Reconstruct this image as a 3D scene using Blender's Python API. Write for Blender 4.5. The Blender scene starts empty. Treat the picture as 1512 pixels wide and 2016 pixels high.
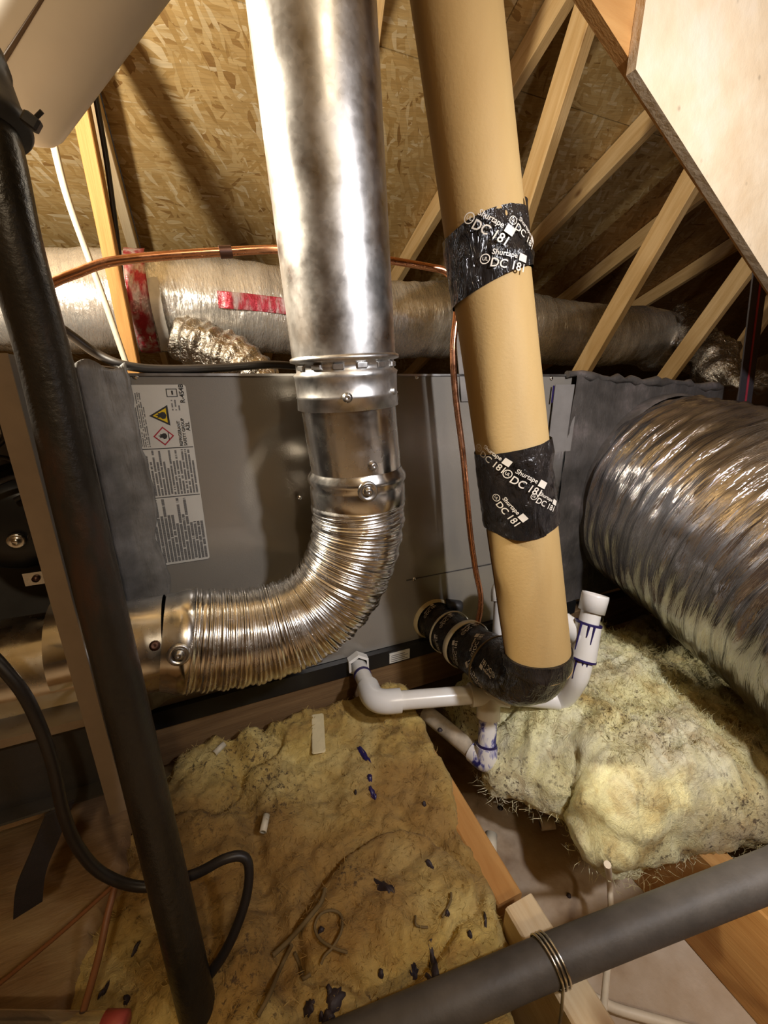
import bpy, math, random
import numpy as np
from mathutils import Vector, Matrix

# ------------------------------------------------------------------ camera, world, lights, exposure
SC = bpy.context.scene
COL = SC.collection
CZ = 0.83                                   # eye height above the ceiling boards
FPX, PITCH, YAW = 820.0, math.radians(18.0), math.radians(23.0)

cam_d = bpy.data.cameras.new('camera')
cam_d.sensor_fit = 'VERTICAL'; cam_d.sensor_height = 36.0
cam_d.lens = 36.0 * FPX / 2016.0
cam_d.clip_start = 0.01; cam_d.clip_end = 60
cam = bpy.data.objects.new('camera', cam_d); COL.objects.link(cam)
cam.location = (0, 0, CZ); cam.rotation_euler = (math.pi / 2 - PITCH, 0, -YAW)
SC.camera = cam

w = bpy.data.worlds.new('attic_air'); SC.world = w; w.use_nodes = True
w.node_tree.nodes['Background'].inputs[0].default_value = (1.0, 0.86, 0.68, 1)
w.node_tree.nodes['Background'].inputs[1].default_value = 0.02

def lamp(name, loc, power, color, radius, spot=None, target=None, blend=0.6):
    d = bpy.data.lights.new(name, 'SPOT' if spot else 'POINT')
    d.energy = power; d.color = color; d.shadow_soft_size = radius
    o = bpy.data.objects.new(name, d); COL.objects.link(o); o.location = loc
    if spot:
        d.spot_size = math.radians(spot); d.spot_blend = blend
        o.rotation_euler = (Vector(target) - Vector(loc)).to_track_quat('-Z', 'Y').to_euler()
    return o

lamp('work_lamp', (-0.62, 0.86, CZ + 0.52), 72.0, (1.0, 0.88, 0.70), 0.05)
lamp('hand_lamp', (0.42, -0.22, CZ + 0.34), 24.0, (0.98, 0.96, 1.0), 0.03, 125, (0.82, 0.60, CZ - 0.16), 0.9)
lamp('warm_fill', (0.1, -1.4, CZ + 1.45), 24.0, (1.0, 0.82, 0.58), 0.06)  # unseen fill light added behind the camera to lift the riser's front

SC.view_settings.view_transform = 'Standard'
try: SC.view_settings.look = 'None'
except Exception: pass
SC.view_settings.gamma = 1.0; SC.view_settings.use_curve_mapping = False
SC.view_settings.exposure = 0.35
try:                                        # keep light paths short: a small closed attic
    cy_ = SC.cycles
    cy_.max_bounces = 5; cy_.diffuse_bounces = 3; cy_.glossy_bounces = 3; cy_.transmission_bounces = 4
    cy_.caustics_reflective = False; cy_.caustics_refractive = False
    cy_.use_adaptive_sampling = True; cy_.adaptive_threshold = 0.07
except Exception: pass

# ------------------------------------------------------------------ geometry helpers
cy, sy, cp, sp = math.cos(YAW), math.sin(YAW), math.cos(PITCH), math.sin(PITCH)
RIGHT = Vector((cy, -sy, 0)); FH = Vector((sy, cy, 0)); UP = Vector((0, 0, 1))
FWD = FH * cp - UP * sp; DOWN = -FH * sp - UP * cp
EYE = Vector((0, 0, CZ))
def ray(px, py): return FWD + RIGHT * ((px - 756) / FPX) + DOWN * ((py - 1008) / FPX)
def at(px, py, t): return EYE + ray(px, py) * t
def onX(px, py, X): r = ray(px, py); return EYE + r * (X / r.x)
def onY(px, py, Y): r = ray(px, py); return EYE + r * (Y / r.y)
def onZ(px, py, Z): r = ray(px, py); return EYE + r * ((Z - CZ) / r.z)
def V(*a): return Vector(a)
rng = random.Random(7)

def _hash(ix, iy, seed):
    h = (ix.astype(np.int64) * 374761393 + iy.astype(np.int64) * 668265263 + seed * 974634777) & 0xffffffff
    h = ((h ^ (h >> 13)) * 1274126177) & 0xffffffff
    return ((h ^ (h >> 16)) & 0xffff) / 65535.0
def vnoise(x, y, seed=0):
    x = np.asarray(x, float); y = np.asarray(y, float)
    ix, iy = np.floor(x), np.floor(y); fx, fy = x - ix, y - iy
    fx = fx * fx * (3 - 2 * fx); fy = fy * fy * (3 - 2 * fy)
    a, b = _hash(ix, iy, seed), _hash(ix + 1, iy, seed); c, d = _hash(ix, iy + 1, seed), _hash(ix + 1, iy + 1, seed)
    return (a + (b - a) * fx) * (1 - fy) + (c + (d - c) * fx) * fy - 0.5
def fbm(x, y, octs, seed=0):
    s = 0
    for k, (scale, amp) in enumerate(octs): s = s + vnoise(np.asarray(x) / scale, np.asarray(y) / scale, seed + k * 17) * 2 * amp
    return s

class MB:
    """collects shapes; build() links them as one mesh object"""
    def __init__(s): s.v = []; s.f = []; s.uv = []; s.smooth = []
    def poly(s, vs, fs, uvs=None, smooth=False):
        o = len(s.v); s.v += [tuple(p) for p in vs]
        for k, f in enumerate(fs):
            s.f.append(tuple(i + o for i in f)); s.uv.append(uvs[k] if uvs else None); s.smooth.append(smooth)
        return s
    def box(s, lo, hi, M=None):
        x0, y0, z0 = lo; x1, y1, z1 = hi
        vs = [V(x0,y0,z0),V(x1,y0,z0),V(x1,y1,z0),V(x0,y1,z0),V(x0,y0,z1),V(x1,y0,z1),V(x1,y1,z1),V(x0,y1,z1)]
        if M: vs = [M @ p for p in vs]
        return s.poly(vs, [(0,3,2,1),(4,5,6,7),(0,1,5,4),(1,2,6,5),(2,3,7,6),(3,0,4,7)])
    def rbox(s, lo, hi, b, M=None):
        """box with chamfered vertical outline (XY) and chamfered top and bottom"""
        x0, y0, z0 = lo; x1, y1, z1 = hi
        def ring(i, z): return [V(x0+i+b,y0+i,z),V(x1-i-b,y0+i,z),V(x1-i,y0+i+b,z),V(x1-i,y1-i-b,z),V(x1-i-b,y1-i,z),V(x0+i+b,y1-i,z),V(x0+i,y1-i-b,z),V(x0+i,y0+i+b,z)]
        R = [ring(b*0.6, z0), ring(0, z0+b*0.6), ring(0, z1-b*0.6), ring(b*0.6, z1)]
        vs = sum(R, []); fs = [tuple(range(7,-1,-1)), tuple(range(24,32))]
        for k in range(3):
            for i in range(8): j = (i+1) % 8; fs.append((k*8+i, k*8+j, k*8+8+j, k*8+8+i))
        if M: vs = [M @ p for p in vs]
        return s.poly(vs, fs)
    def prism(s, outline, depth):
        """planar outline (3D points, in order) pushed along vector depth"""
        n = len(outline); d = Vector(depth)
        vs = [Vector(p) for p in outline] + [Vector(p) + d for p in outline]
        fs = [tuple(range(n)), tuple(range(2*n-1, n-1, -1))]
        for i in range(n): j = (i+1) % n; fs.append((i, i+n, j+n, j))
        return s.poly(vs, fs)
    def tube(s, path, rad, seg=24, caps=True, rfun=None, smooth=True, a0=0.0, a1=None, up=None):
        """tube along a list of points; rad number or list; rfun(s, angle) extra radius"""
        P = [Vector(p) for p in path]; n = len(P)
        R = [rad] * n if not hasattr(rad, '__len__') else list(rad)
        T = [(P[min(i+1, n-1)] - P[max(i-1, 0)]).normalized() for i in range(n)]
        ref = Vector(up) if up else (V(0,0,1) if abs(T[0].z) < 0.9 else V(0,-1,0))
        N = (ref - T[0] * ref.dot(T[0])).normalized()
        full = a1 is None
        A = [a0 + 2 * math.pi * k / seg for k in range(seg)] if full else [a0 + (a1 - a0) * k / seg for k in range(seg + 1)]
        m = len(A); vs = []; S = [0.0]
        for i in range(1, n): S.append(S[-1] + (P[i] - P[i-1]).length)
        for i in range(n):
            if i: N = (N - T[i] * N.dot(T[i])).normalized()
            B = T[i].cross(N)
            for a in A:
                r = R[i] + (rfun(S[i], a) if rfun else 0)
                vs.append(P[i] + (N * math.cos(a) + B * math.sin(a)) * r)
        fs = []; uvs = []; r0 = sum(R) / n
        for i in range(n - 1):
            for k in range(m if full else m - 1):
                j = (k + 1) % m
                fs.append((i*m+k, i*m+j, (i+1)*m+j, (i+1)*m+k))
                u0 = A[k] * r0; u1 = (A[k] + 2*math.pi/seg if full else A[k+1]) * r0
                uvs.append(((u0, S[i]), (u1, S[i]), (u1, S[i+1]), (u0, S[i+1])))
        s.poly(vs, fs, uvs, smooth)
        if caps and full:
            s.poly(vs[:m], [tuple(range(m-1, -1, -1))]); s.poly(vs[-m:], [tuple(range(m))])
        return s
    def lathe(s, origin, axis, prof, seg=32, smooth=True):
        """prof: list of (distance along axis, radius)"""
        a = Vector(axis).normalized()
        n = (V(0,0,1) if abs(a.z) < 0.9 else V(1,0,0)); n = (n - a * n.dot(a)).normalized(); b = a.cross(n)
        vs = []; m = seg
        for (h, r) in prof:
            for k in range(m):
                t = 2 * math.pi * k / m
                vs.append(Vector(origin) + a * h + (n * math.cos(t) + b * math.sin(t)) * max(r, 1e-5))
        fs = []; uvs = []
        for i in range(len(prof) - 1):
            for k in range(m):
                j = (k+1) % m; fs.append((i*m+k, i*m+j, (i+1)*m+j, (i+1)*m+k))
                R = max(prof[i][1], prof[i+1][1])
                uvs.append(((k/m*6.28*R, prof[i][0]), ((k+1)/m*6.28*R, prof[i][0]), ((k+1)/m*6.28*R, prof[i+1][0]), (k/m*6.28*R, prof[i+1][0])))
        return s.poly(vs, fs, uvs, smooth)
    def build(s, name, mat, parent=None, weld=False):
        me = bpy.data.meshes.new(name); me.from_pydata(s.v, [], s.f)
        if any(u for u in s.uv):
            lay = me.uv_layers.new(name='UVMap')
            for p, u in zip(me.polygons, s.uv):
                if u:
                    for li, c in zip(p.loop_indices, u): lay.data[li].uv = c
        me.polygons.foreach_set('use_smooth', s.smooth)
        me.materials.append(M[mat] if isinstance(mat, str) else mat); me.update()
        o = bpy.data.objects.new(name, me); COL.objects.link(o)
        if parent is not None: set_parent(o, parent)
        return o

def set_parent(o, p):
    o.parent = p
    Mw = Matrix.Identity(4); q = p
    while q is not None:
        Mw = (q.matrix_parent_inverse @ q.matrix_basis if q.parent else q.matrix_basis) @ Mw; q = q.parent
    o.matrix_parent_inverse = Mw.inverted()
def thing(name, label, cat, loc=(0,0,0), group=None):
    o = bpy.data.objects.new(name, None); COL.objects.link(o); o.location = loc; o.empty_display_size = 0.05
    return tag(o, label, cat, group)
def tag(o, label=None, cat=None, group=None, kind=None):
    for k, v in (('label', label), ('category', cat), ('group', group), ('kind', kind)):
        if v: o[k] = v
    return o
def smooth_path(pts, n=8, closed=False):
    """Catmull-Rom through the points"""
    P = [Vector(p) for p in pts]; out = []
    for i in range(len(P) - 1):
        p0, p1, p2, p3 = P[max(i-1,0)], P[i], P[i+1], P[min(i+2,len(P)-1)]
        for k in range(n):
            t = k / n
            out.append(0.5 * ((2*p1) + (p2-p0)*t + (2*p0-5*p1+4*p2-p3)*t*t + (3*p1-p0-3*p2+p3)*t**3))
    out.append(P[-1]); return out
def lerp_path(a, b, n): a, b = Vector(a), Vector(b); return [a.lerp(b, k / n) for k in range(n + 1)]
_txt = {}
def text_geo(s, size=1.0):
    """flat letters in the XY plane, centred: (vertices, faces)"""
    if s not in _txt:
        cu = bpy.data.curves.new('t', 'FONT'); cu.body = s; cu.size = 1.0; cu.align_x = 'CENTER'; cu.align_y = 'CENTER'
        cu.resolution_u = 3; cu.offset = 0.012
        ob = bpy.data.objects.new('t', cu); COL.objects.link(ob)
        dg = bpy.context.evaluated_depsgraph_get(); me = ob.evaluated_get(dg).to_mesh()
        _txt[s] = ([v.co.copy() for v in me.vertices], [tuple(p.vertices) for p in me.polygons])
        ob.evaluated_get(dg).to_mesh_clear(); bpy.data.objects.remove(ob); bpy.data.curves.remove(cu)
    v, f = _txt[s]; return [p * size for p in v], f

# ------------------------------------------------------------------ materials
M = {}
class NT:
    def __init__(s, name):
        s.m = bpy.data.materials.new(name); s.m.use_nodes = True; s.t = s.m.node_tree; s.b = s.t.nodes['Principled BSDF']; M[name] = s.m
        s.tc = s.t.nodes.new('ShaderNodeTexCoord')
    def n(s, typ, **kw):
        nd = s.t.nodes.new(typ)
        for k, v in kw.items():
            if k.startswith('_'): setattr(nd, k[1:], v)
            else: s.set(nd.inputs[k.replace('__', ' ')], v)
        return nd
    def set(s, inp, v):
        if isinstance(v, bpy.types.NodeSocket): s.t.links.new(v, inp)
        else: inp.default_value = v
    def p(s, **kw):
        for k, v in kw.items(): s.set(s.b.inputs[k.replace('__', ' ')], v)
        return s
    def map(s, scale=(1,1,1), rot=(0,0,0), src='Object'):
        nd = s.t.nodes.new('ShaderNodeMapping'); s.t.links.new(s.tc.outputs[src], nd.inputs['Vector'])
        nd.inputs['Scale'].default_value = scale; nd.inputs['Rotation'].default_value = rot; return nd.outputs[0]
    def noise(s, vec, scale, detail=4, rough=0.6, dist=0.0):
        nd = s.n('ShaderNodeTexNoise', Vector=vec, Scale=scale, Detail=detail, Roughness=rough, Distortion=dist); return nd.outputs['Fac']
    def vor(s, vec, scale, feature='F1', out='Distance'):
        nd = s.n('ShaderNodeTexVoronoi', _feature=feature, Vector=vec, Scale=scale); return nd.outputs[out]
    def ramp(s, fac, stops, interp='LINEAR'):
        nd = s.t.nodes.new('ShaderNodeValToRGB'); nd.color_ramp.interpolation = interp
        while len(nd.color_ramp.elements) < len(stops): nd.color_ramp.elements.new(0.5)
        for e, (p, c) in zip(nd.color_ramp.elements, stops):
            e.position = p; e.color = (*c, 1) if hasattr(c, '__len__') else (c, c, c, 1)
        s.t.links.new(fac, nd.inputs[0]); return nd.outputs[0]
    def mix(s, fac, a, b, mode='MIX'):
        nd = s.t.nodes.new('ShaderNodeMix'); nd.data_type = 'RGBA'; nd.blend_type = mode
        s.set(nd.inputs[0], fac)
        for i, v in ((6, a), (7, b)): s.set(nd.inputs[i], (*v, 1) if (hasattr(v, '__len__') and len(v) == 3 and not isinstance(v, bpy.types.NodeSocket)) else v)
        return nd.outputs[2]
    def math(s, op, a, b=0.0):
        nd = s.n('ShaderNodeMath', _operation=op); s.set(nd.inputs[0], a); s.set(nd.inputs[1], b); return nd.outputs[0]
    def bump(s, h, dist=0.001, strength=1.0, prev=None):
        nd = s.n('ShaderNodeBump', Height=h, Distance=dist, Strength=strength)
        if prev is not None: s.t.links.new(prev, nd.inputs['Normal'])
        s.t.links.new(nd.outputs[0], s.b.inputs['Normal']); return nd.outputs[0]

def simple(name, col, rough=0.6, metal=0.0, var=0.12, scale=30.0, bump=0.0, bscale=80.0, spec=0.5):
    t = NT(name); o = t.map()
    n = t.noise(o, scale, 5)
    dark = tuple(c * (1 - var) for c in col); light = tuple(min(1, c * (1 + var)) for c in col)
    t.p(Base__Color=t.ramp(n, [(0.3, dark), (0.7, light)]), Roughness=rough, Metallic=metal)
    t.b.inputs['Specular IOR Level'].default_value = spec
    if bump: t.bump(t.noise(o, bscale, 4), bump)
    return t

# OSB: layers of stretched strands at several angles
def osb(name, tint=(1, 1, 1)):
    t = NT(name); col = None; hgt = None
    warp = t.n('ShaderNodeTexNoise', Vector=t.tc.outputs['Object'], Scale=3.0, Detail=2.0).outputs['Color']
    base = t.n('ShaderNodeMix', _data_type='VECTOR')
    t.set(base.inputs[0], 0.06); t.t.links.new(t.tc.outputs['Object'], base.inputs[4]); t.t.links.new(warp, base.inputs[5])
    for k, (ang, sc, sx) in enumerate(((0.2, 9, 4.5), (0.95, 11, 5.0), (-0.5, 10, 4.2), (0.05, 14, 5.5), (-1.1, 16, 4.4))):
        m0 = t.t.nodes.new('ShaderNodeMapping'); t.t.links.new(base.outputs[1], m0.inputs['Vector']); m0.inputs['Rotation'].default_value = (0, 0, ang)
        mp = t.t.nodes.new('ShaderNodeMapping'); t.t.links.new(m0.outputs[0], mp.inputs['Vector']); mp.inputs['Scale'].default_value = (1.0, sx, 1.0)
        vo = t.n('ShaderNodeTexVoronoi', _feature='F1', Vector=mp.outputs[0], Scale=float(sc), Randomness=1.0)
        sep = t.n('ShaderNodeSeparateColor', Color=vo.outputs['Color'])
        grain_m = t.t.nodes.new('ShaderNodeMapping'); t.t.links.new(mp.outputs[0], grain_m.inputs['Vector']); grain_m.inputs['Scale'].default_value = (12, 60, 12)
        if col is None: gr = t.noise(grain_m.outputs[0], 1.0, 2)
        c = t.ramp(sep.outputs[0], [(0.0, (0.36, 0.20, 0.065)), (0.08, (0.56, 0.36, 0.13)), (0.5, (0.66, 0.45, 0.19)), (0.85, (0.74, 0.54, 0.26)), (1.0, (0.86, 0.70, 0.44))])
        c = t.mix(0.35, c, t.ramp(gr, [(0.3, 0.35), (0.7, 1.0)]), 'MULTIPLY')
        h = t.math('MULTIPLY', sep.outputs[1], 1.0)
        if col is None: col, hgt = c, h
        else:
            sel = t.math('GREATER_THAN', sep.outputs[2], 0.60)
            col = t.mix(sel, col, c)
            hm = t.n('ShaderNodeMix', _data_type='FLOAT'); t.set(hm.inputs[0], sel); t.set(hm.inputs[2], hgt); t.set(hm.inputs[3], h); hgt = hm.outputs[0]
    big = t.noise(t.tc.outputs['Object'], 1.6, 3)
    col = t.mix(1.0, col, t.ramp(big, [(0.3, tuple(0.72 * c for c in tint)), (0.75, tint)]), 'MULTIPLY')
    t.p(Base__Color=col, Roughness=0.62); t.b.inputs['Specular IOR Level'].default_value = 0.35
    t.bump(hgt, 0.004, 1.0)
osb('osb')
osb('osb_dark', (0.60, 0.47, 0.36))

def wood(name, light, dark, knots=True, rough=0.65):
    t = NT(name); o = t.map((2.5, 28, 28))
    info = t.n('ShaderNodeObjectInfo'); add = t.n('ShaderNodeVectorMath', _operation='ADD'); t.t.links.new(o, add.inputs[0])
    rv = t.math('MULTIPLY', info.outputs['Random'], 37.0); t.t.links.new(rv, add.inputs[1])
    g = t.noise(add.outputs[0], 1.0, 5, 0.6, 1.2)
    col = t.ramp(g, [(0.28, dark), (0.48, tuple((a + b) / 2 for a, b in zip(light, dark))), (0.66, light)])
    if knots:
        k = t.vor(t.map((5, 9, 9)), 1.0); col = t.mix(t.ramp(k, [(0.04, 0.85), (0.16, 0.0)]), col, (0.20, 0.09, 0.03))
    fine = t.noise(t.map((12, 300, 300)), 1.0, 3)
    t.p(Base__Color=col, Roughness=rough); t.b.inputs['Specular IOR Level'].default_value = 0.3
    t.bump(fine, 0.0006)
wood('pine', (0.74, 0.53, 0.27), (0.55, 0.34, 0.13))
wood('pine_orange', (0.58, 0.32, 0.11), (0.44, 0.21, 0.06))
wood('pine_pale', (0.80, 0.66, 0.44), (0.66, 0.49, 0.28))
wood('old_wood', (0.26, 0.16, 0.075), (0.12, 0.065, 0.03))

# plank with chalky, worn face
t = NT('weathered_plank'); o = t.map()
n1 = t.noise(o, 7, 4); n2 = t.noise(t.map((30, 120, 120)), 1.0, 4)
col = t.ramp(n1, [(0.3, (0.64, 0.47, 0.28)), (0.55, (0.76, 0.62, 0.43)), (0.75, (0.80, 0.72, 0.60))])
col = t.mix(t.ramp(t.vor(o, 26), [(0.03, 0.5), (0.10, 0.0)]), col, (0.25, 0.20, 0.13))
t.p(Base__Color=col, Roughness=0.5); t.bump(t.noise(o, 60, 5), 0.002, 0.8)

def metal(name, col, rough, scale=25, rvar=0.12, bump=0.0, bsc=(20, 20, 20), spangle=0.0, src='Object'):
    t = NT(name); o = t.map((1,1,1), src=src)
    n = t.noise(o, scale, 4)
    c = t.ramp(n, [(0.3, tuple(v * 0.9 for v in col)), (0.7, col)])
    if spangle:
        sp_ = t.n('ShaderNodeTexVoronoi', Vector=o, Scale=170.0); sv = t.n('ShaderNodeSeparateColor', Color=sp_.outputs['Color'])
        c = t.mix(spangle, c, t.ramp(sv.outputs[0], [(0.0, 0.55), (1.0, 1.0)]), 'MULTIPLY')
    t.p(Base__Color=c, Metallic=1.0, Roughness=t.ramp(n, [(0.3, max(0.02, rough - rvar)), (0.75, rough + rvar)]))
    if bump: t.bump(t.noise(t.map(bsc, src=src), 1.0, 4), bump)
    return t
metal('galvanised', (0.74, 0.73, 0.71), 0.38, spangle=0.35, bump=0.0004, bsc=(9, 9, 2.2))
metal('bright_steel', (0.74, 0.72, 0.68), 0.26, bump=0.0006, bsc=(14, 14, 5))
metal('aluminium_flex', (0.80, 0.78, 0.75), 0.24, scale=60)
metal('steel', (0.55, 0.54, 0.52), 0.35)
metal('copper', (0.74, 0.36, 0.20), 0.28, scale=50)
metal('copper_burnt', (0.16, 0.09, 0.07), 0.5)
metal('foil_tape', (0.44, 0.44, 0.43), 0.34, scale=14, bump=0.002, bsc=(40, 40, 12))
metal('dark_steel', (0.10, 0.10, 0.095), 0.45)

# crinkled foil, wrinkles running around the duct
def foil(name, col, sc, dist, rough, dirt=0.0, met=1.0):
    t = NT(name)
    a = t.noise(t.map(sc, src='UV'), 1.0, 5, 0.62, 0.6); b = t.noise(t.map(tuple(v * 3.2 for v in sc), src='UV'), 1.0, 3, 0.6, 0.4)
    big = t.noise(t.map(), 5.0, 3)
    c = t.ramp(big, [(0.35, tuple(v * (1 - dirt) for v in col)), (0.65, col)])
    t.p(Base__Color=c, Metallic=met, Roughness=t.ramp(b, [(0.3, rough * 0.6), (0.7, rough * 1.5)]))
    p1 = t.bump(a, dist, 1.0); t.bump(b, dist * 0.35, 0.8, p1)
foil('foil_wrap', (0.80, 0.79, 0.77), (14, 60, 1), 0.005, 0.26, 0.15, 0.72)
foil('flex_foil', (0.60, 0.59, 0.60), (6, 60, 1), 0.005, 0.15, 0.45, 0.96)
foil('crumpled_foil', (0.60, 0.56, 0.50), (40, 40, 1), 0.01, 0.25, 0.3)

# painted cabinet
t = NT('grey_paint'); o = t.map()
t.p(Base__Color=t.ramp(t.noise(o, 5, 3), [(0.3, (0.30, 0.275, 0.235)), (0.7, (0.345, 0.318, 0.275))]), Roughness=0.24, Metallic=0.3)
t.bump(t.noise(o, 500, 2), 0.00015)
t = NT('mastic'); o = t.map()
t.p(Base__Color=t.ramp(t.noise(o, 16, 5, 0.65), [(0.3, (0.13, 0.125, 0.115)), (0.55, (0.25, 0.24, 0.225)), (0.75, (0.38, 0.365, 0.35))]), Roughness=0.5, Metallic=0.2)
t.bump(t.noise(t.map((60, 60, 12)), 1.0, 5), 0.004, 0.8)
t = NT('mastic_dark'); o = t.map()
t.p(Base__Color=t.ramp(t.noise(o, 12, 5, 0.65), [(0.3, (0.055, 0.05, 0.045)), (0.55, (0.12, 0.108, 0.098)), (0.68, (0.20, 0.17, 0.16)), (0.8, (0.34, 0.31, 0.30))]), Roughness=0.42, Metallic=0.3)
t.bump(t.noise(t.map((30, 30, 12)), 1.0, 5), 0.005, 0.9)
simple('tan_paint', (0.30, 0.225, 0.155), 0.5, var=0.08)
simple('dark_interior', (0.045, 0.042, 0.04), 0.5, bump=0.001)
simple('inner_panel', (0.15, 0.145, 0.14), 0.4, 0.3)
simple('black_plastic', (0.012, 0.012, 0.013), 0.35)
simple('black_rubber', (0.022, 0.021, 0.021), 0.5, bump=0.0008, bscale=40)
simple('black_cable', (0.018, 0.015, 0.015), 0.42)
simple('white_plastic', (0.72, 0.70, 0.66), 0.35)
simple('white_cable', (0.72, 0.64, 0.50), 0.5)
simple('cream_band', (0.88, 0.82, 0.64), 0.5)
simple('label_white', (0.66, 0.64, 0.58), 0.45, var=0.05)
simple('ink_black', (0.03, 0.03, 0.03), 0.5)
simple('ink_grey', (0.16, 0.155, 0.15), 0.5)
simple('sign_yellow', (0.80, 0.55, 0.02), 0.45, var=0.04)
simple('sign_red', (0.42, 0.03, 0.05), 0.45, var=0.06)
simple('tape_print', (0.74, 0.68, 0.58), 0.4)
simple('red_stripe', (0.36, 0.03, 0.05), 0.6)
simple('strap_black', (0.03, 0.026, 0.03), 0.7, bump=0.0008, bscale=400)
simple('grey_strap', (0.24, 0.225, 0.21), 0.5)
simple('brown_wire', (0.24, 0.10, 0.04), 0.5)
simple('twig', (0.16, 0.11, 0.045), 0.8)
simple('debris', (0.028, 0.018, 0.022), 0.6, bump=0.001)
simple('primer_purple', (0.02, 0.012, 0.09), 0.4)
simple('paint_stick', (0.72, 0.62, 0.38), 0.6)
simple('pvc_offcut', (0.72, 0.66, 0.52), 0.45)
simple('red_cap', (0.50, 0.10, 0.09), 0.35)
simple('dirty_pvc', (0.50, 0.43, 0.33), 0.55, var=0.4, scale=25)
simple('conduit_grey', (0.078, 0.070, 0.063), 0.55, var=0.35, scale=18, bump=0.0006)
simple('white_wrap', (0.80, 0.76, 0.68), 0.38, var=0.08, scale=5)
simple('brown_stain', (0.12, 0.075, 0.04), 0.6)
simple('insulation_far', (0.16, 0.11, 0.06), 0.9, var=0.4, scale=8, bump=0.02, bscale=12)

# white PVC
t = NT('pvc'); o = t.map()
c = t.ramp(t.noise(o, 14, 4), [(0.3, (0.78, 0.75, 0.68)), (0.6, (0.84, 0.83, 0.80))])
t.p(Base__Color=c, Roughness=0.25)
# PVC smeared with purple primer
t = NT('pvc_primed'); o = t.map()
n = t.noise(t.map((70, 70, 30)), 1.0, 4, 0.6, 1.0)
c = t.ramp(n, [(0.46, (0.80, 0.78, 0.76)), (0.55, (0.30, 0.30, 0.55)), (0.62, (0.03, 0.03, 0.20))])
t.p(Base__Color=c, Roughness=0.3)
# buff foam pipe insulation
t = NT('buff_foam'); o = t.map()
c = t.ramp(t.noise(t.map((10, 10, 2)), 1.0, 4), [(0.3, (0.45, 0.285, 0.105)), (0.6, (0.53, 0.36, 0.15)), (0.8, (0.56, 0.40, 0.19))])
c = t.mix(t.ramp(t.noise(o, 9, 3), [(0.62, 0.0), (0.8, 0.4)]), c, (0.26, 0.19, 0.10))
t.p(Base__Color=c, Roughness=0.62); t.b.inputs['Specular IOR Level'].default_value = 0.25; t.bump(t.noise(o, 260, 3), 0.0003)
# black shiny tape
t = NT('black_tape'); o = t.map(); t.b.inputs['Specular IOR Level'].default_value = 0.4
t.p(Base__Color=t.ramp(t.noise(o, 20, 4), [(0.4, (0.010, 0.009, 0.009)), (0.75, (0.035, 0.028, 0.024))]), Roughness=0.16)
a = t.bump(t.noise(t.map((55, 55, 18)), 1.0, 4, 0.6, 1.5), 0.007, 1.0)
# rusty black pipe
t = NT('black_iron'); o = t.map()
n = t.noise(t.map((14, 14, 4)), 1.0, 5, 0.65)
c = t.ramp(n, [(0.35, (0.020, 0.019, 0.017)), (0.55, (0.045, 0.040, 0.034)), (0.66, (0.085, 0.045, 0.028)), (0.8, (0.13, 0.095, 0.07))])
t.p(Base__Color=c, Roughness=t.ramp(n, [(0.4, 0.28), (0.7, 0.6)]), Metallic=0.4); t.bump(t.noise(o, 120, 4), 0.0008)
# fibreglass
def glass_wool(name, pale, mid, tan, dirt, stain=0.65):
    t = NT(name); o = t.map()
    n = t.noise(o, 9, 5, 0.62, 0.6); st = t.noise(o, 3.6, 3, 0.5)
    c = t.ramp(n, [(0.28, tan), (0.45, mid), (0.68, pale)])
    c = t.mix(t.ramp(st, [(0.46, 0.0), (0.64, stain)]), c, (0.30, 0.165, 0.05))
    c = t.mix(t.math('MULTIPLY', t.ramp(t.noise(o, 24, 5, 0.65, 0.8), [(0.50, 0.0), (0.70, 1.0)]), 0.6), c, (0.40, 0.25, 0.08))
    sp1 = t.ramp(t.noise(o, 130, 4, 0.7), [(0.55, 0.0), (0.62, 1.0)]); pat = t.ramp(t.noise(o, 6, 4), [(0.50 - dirt, 0.0), (0.60 - dirt, 1.0)])
    c = t.mix(t.math('MULTIPLY', t.math('MULTIPLY', sp1, pat), 0.85), c, (0.085, 0.055, 0.035))
    fib = t.noise(t.map((40, 220, 120)), 1.0, 4, 0.7, 2.0)
    c = t.mix(0.4, c, t.ramp(fib, [(0.3, 0.7), (0.6, 1.0)]), 'MULTIPLY')
    t.p(Base__Color=c, Roughness=0.85); t.b.inputs['Specular IOR Level'].default_value = 0.15
    t.b.inputs['Sheen Weight'].default_value = 0.05; t.b.inputs['Sheen Roughness'].default_value = 0.5
    p1 = t.bump(t.noise(o, 75, 5, 0.7, 1.5), 0.0035, 0.9); t.bump(fib, 0.0010, 0.8, p1)
glass_wool('wool_old', (0.80, 0.67, 0.30), (0.62, 0.45, 0.14), (0.34, 0.19, 0.055), 0.0, 0.85)
glass_wool('wool_pale', (0.94, 0.92, 0.68), (0.88, 0.83, 0.46), (0.56, 0.40, 0.13), 0.05)
# ceiling board seen from above, stained
t = NT('ceiling_board'); o = t.map()
c = t.ramp(t.noise(o, 6, 5), [(0.3, (0.24, 0.15, 0.08)), (0.45, (0.46, 0.35, 0.24)), (0.7, (0.66, 0.57, 0.46))])
t.p(Base__Color=c, Roughness=0.8); t.bump(t.noise(o, 90, 4), 0.001)
t = NT('kraft_paper'); o = t.map()
c = t.ramp(t.noise(t.map((3, 11, 5)), 1.0, 5, 0.6, 0.8), [(0.3, (0.16, 0.09, 0.045)), (0.5, (0.28, 0.17, 0.08)), (0.72, (0.42, 0.31, 0.16))])
t.p(Base__Color=c, Roughness=0.6); t.bump(t.noise(t.map((12, 60, 30)), 1.0, 4), 0.003)
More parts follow.
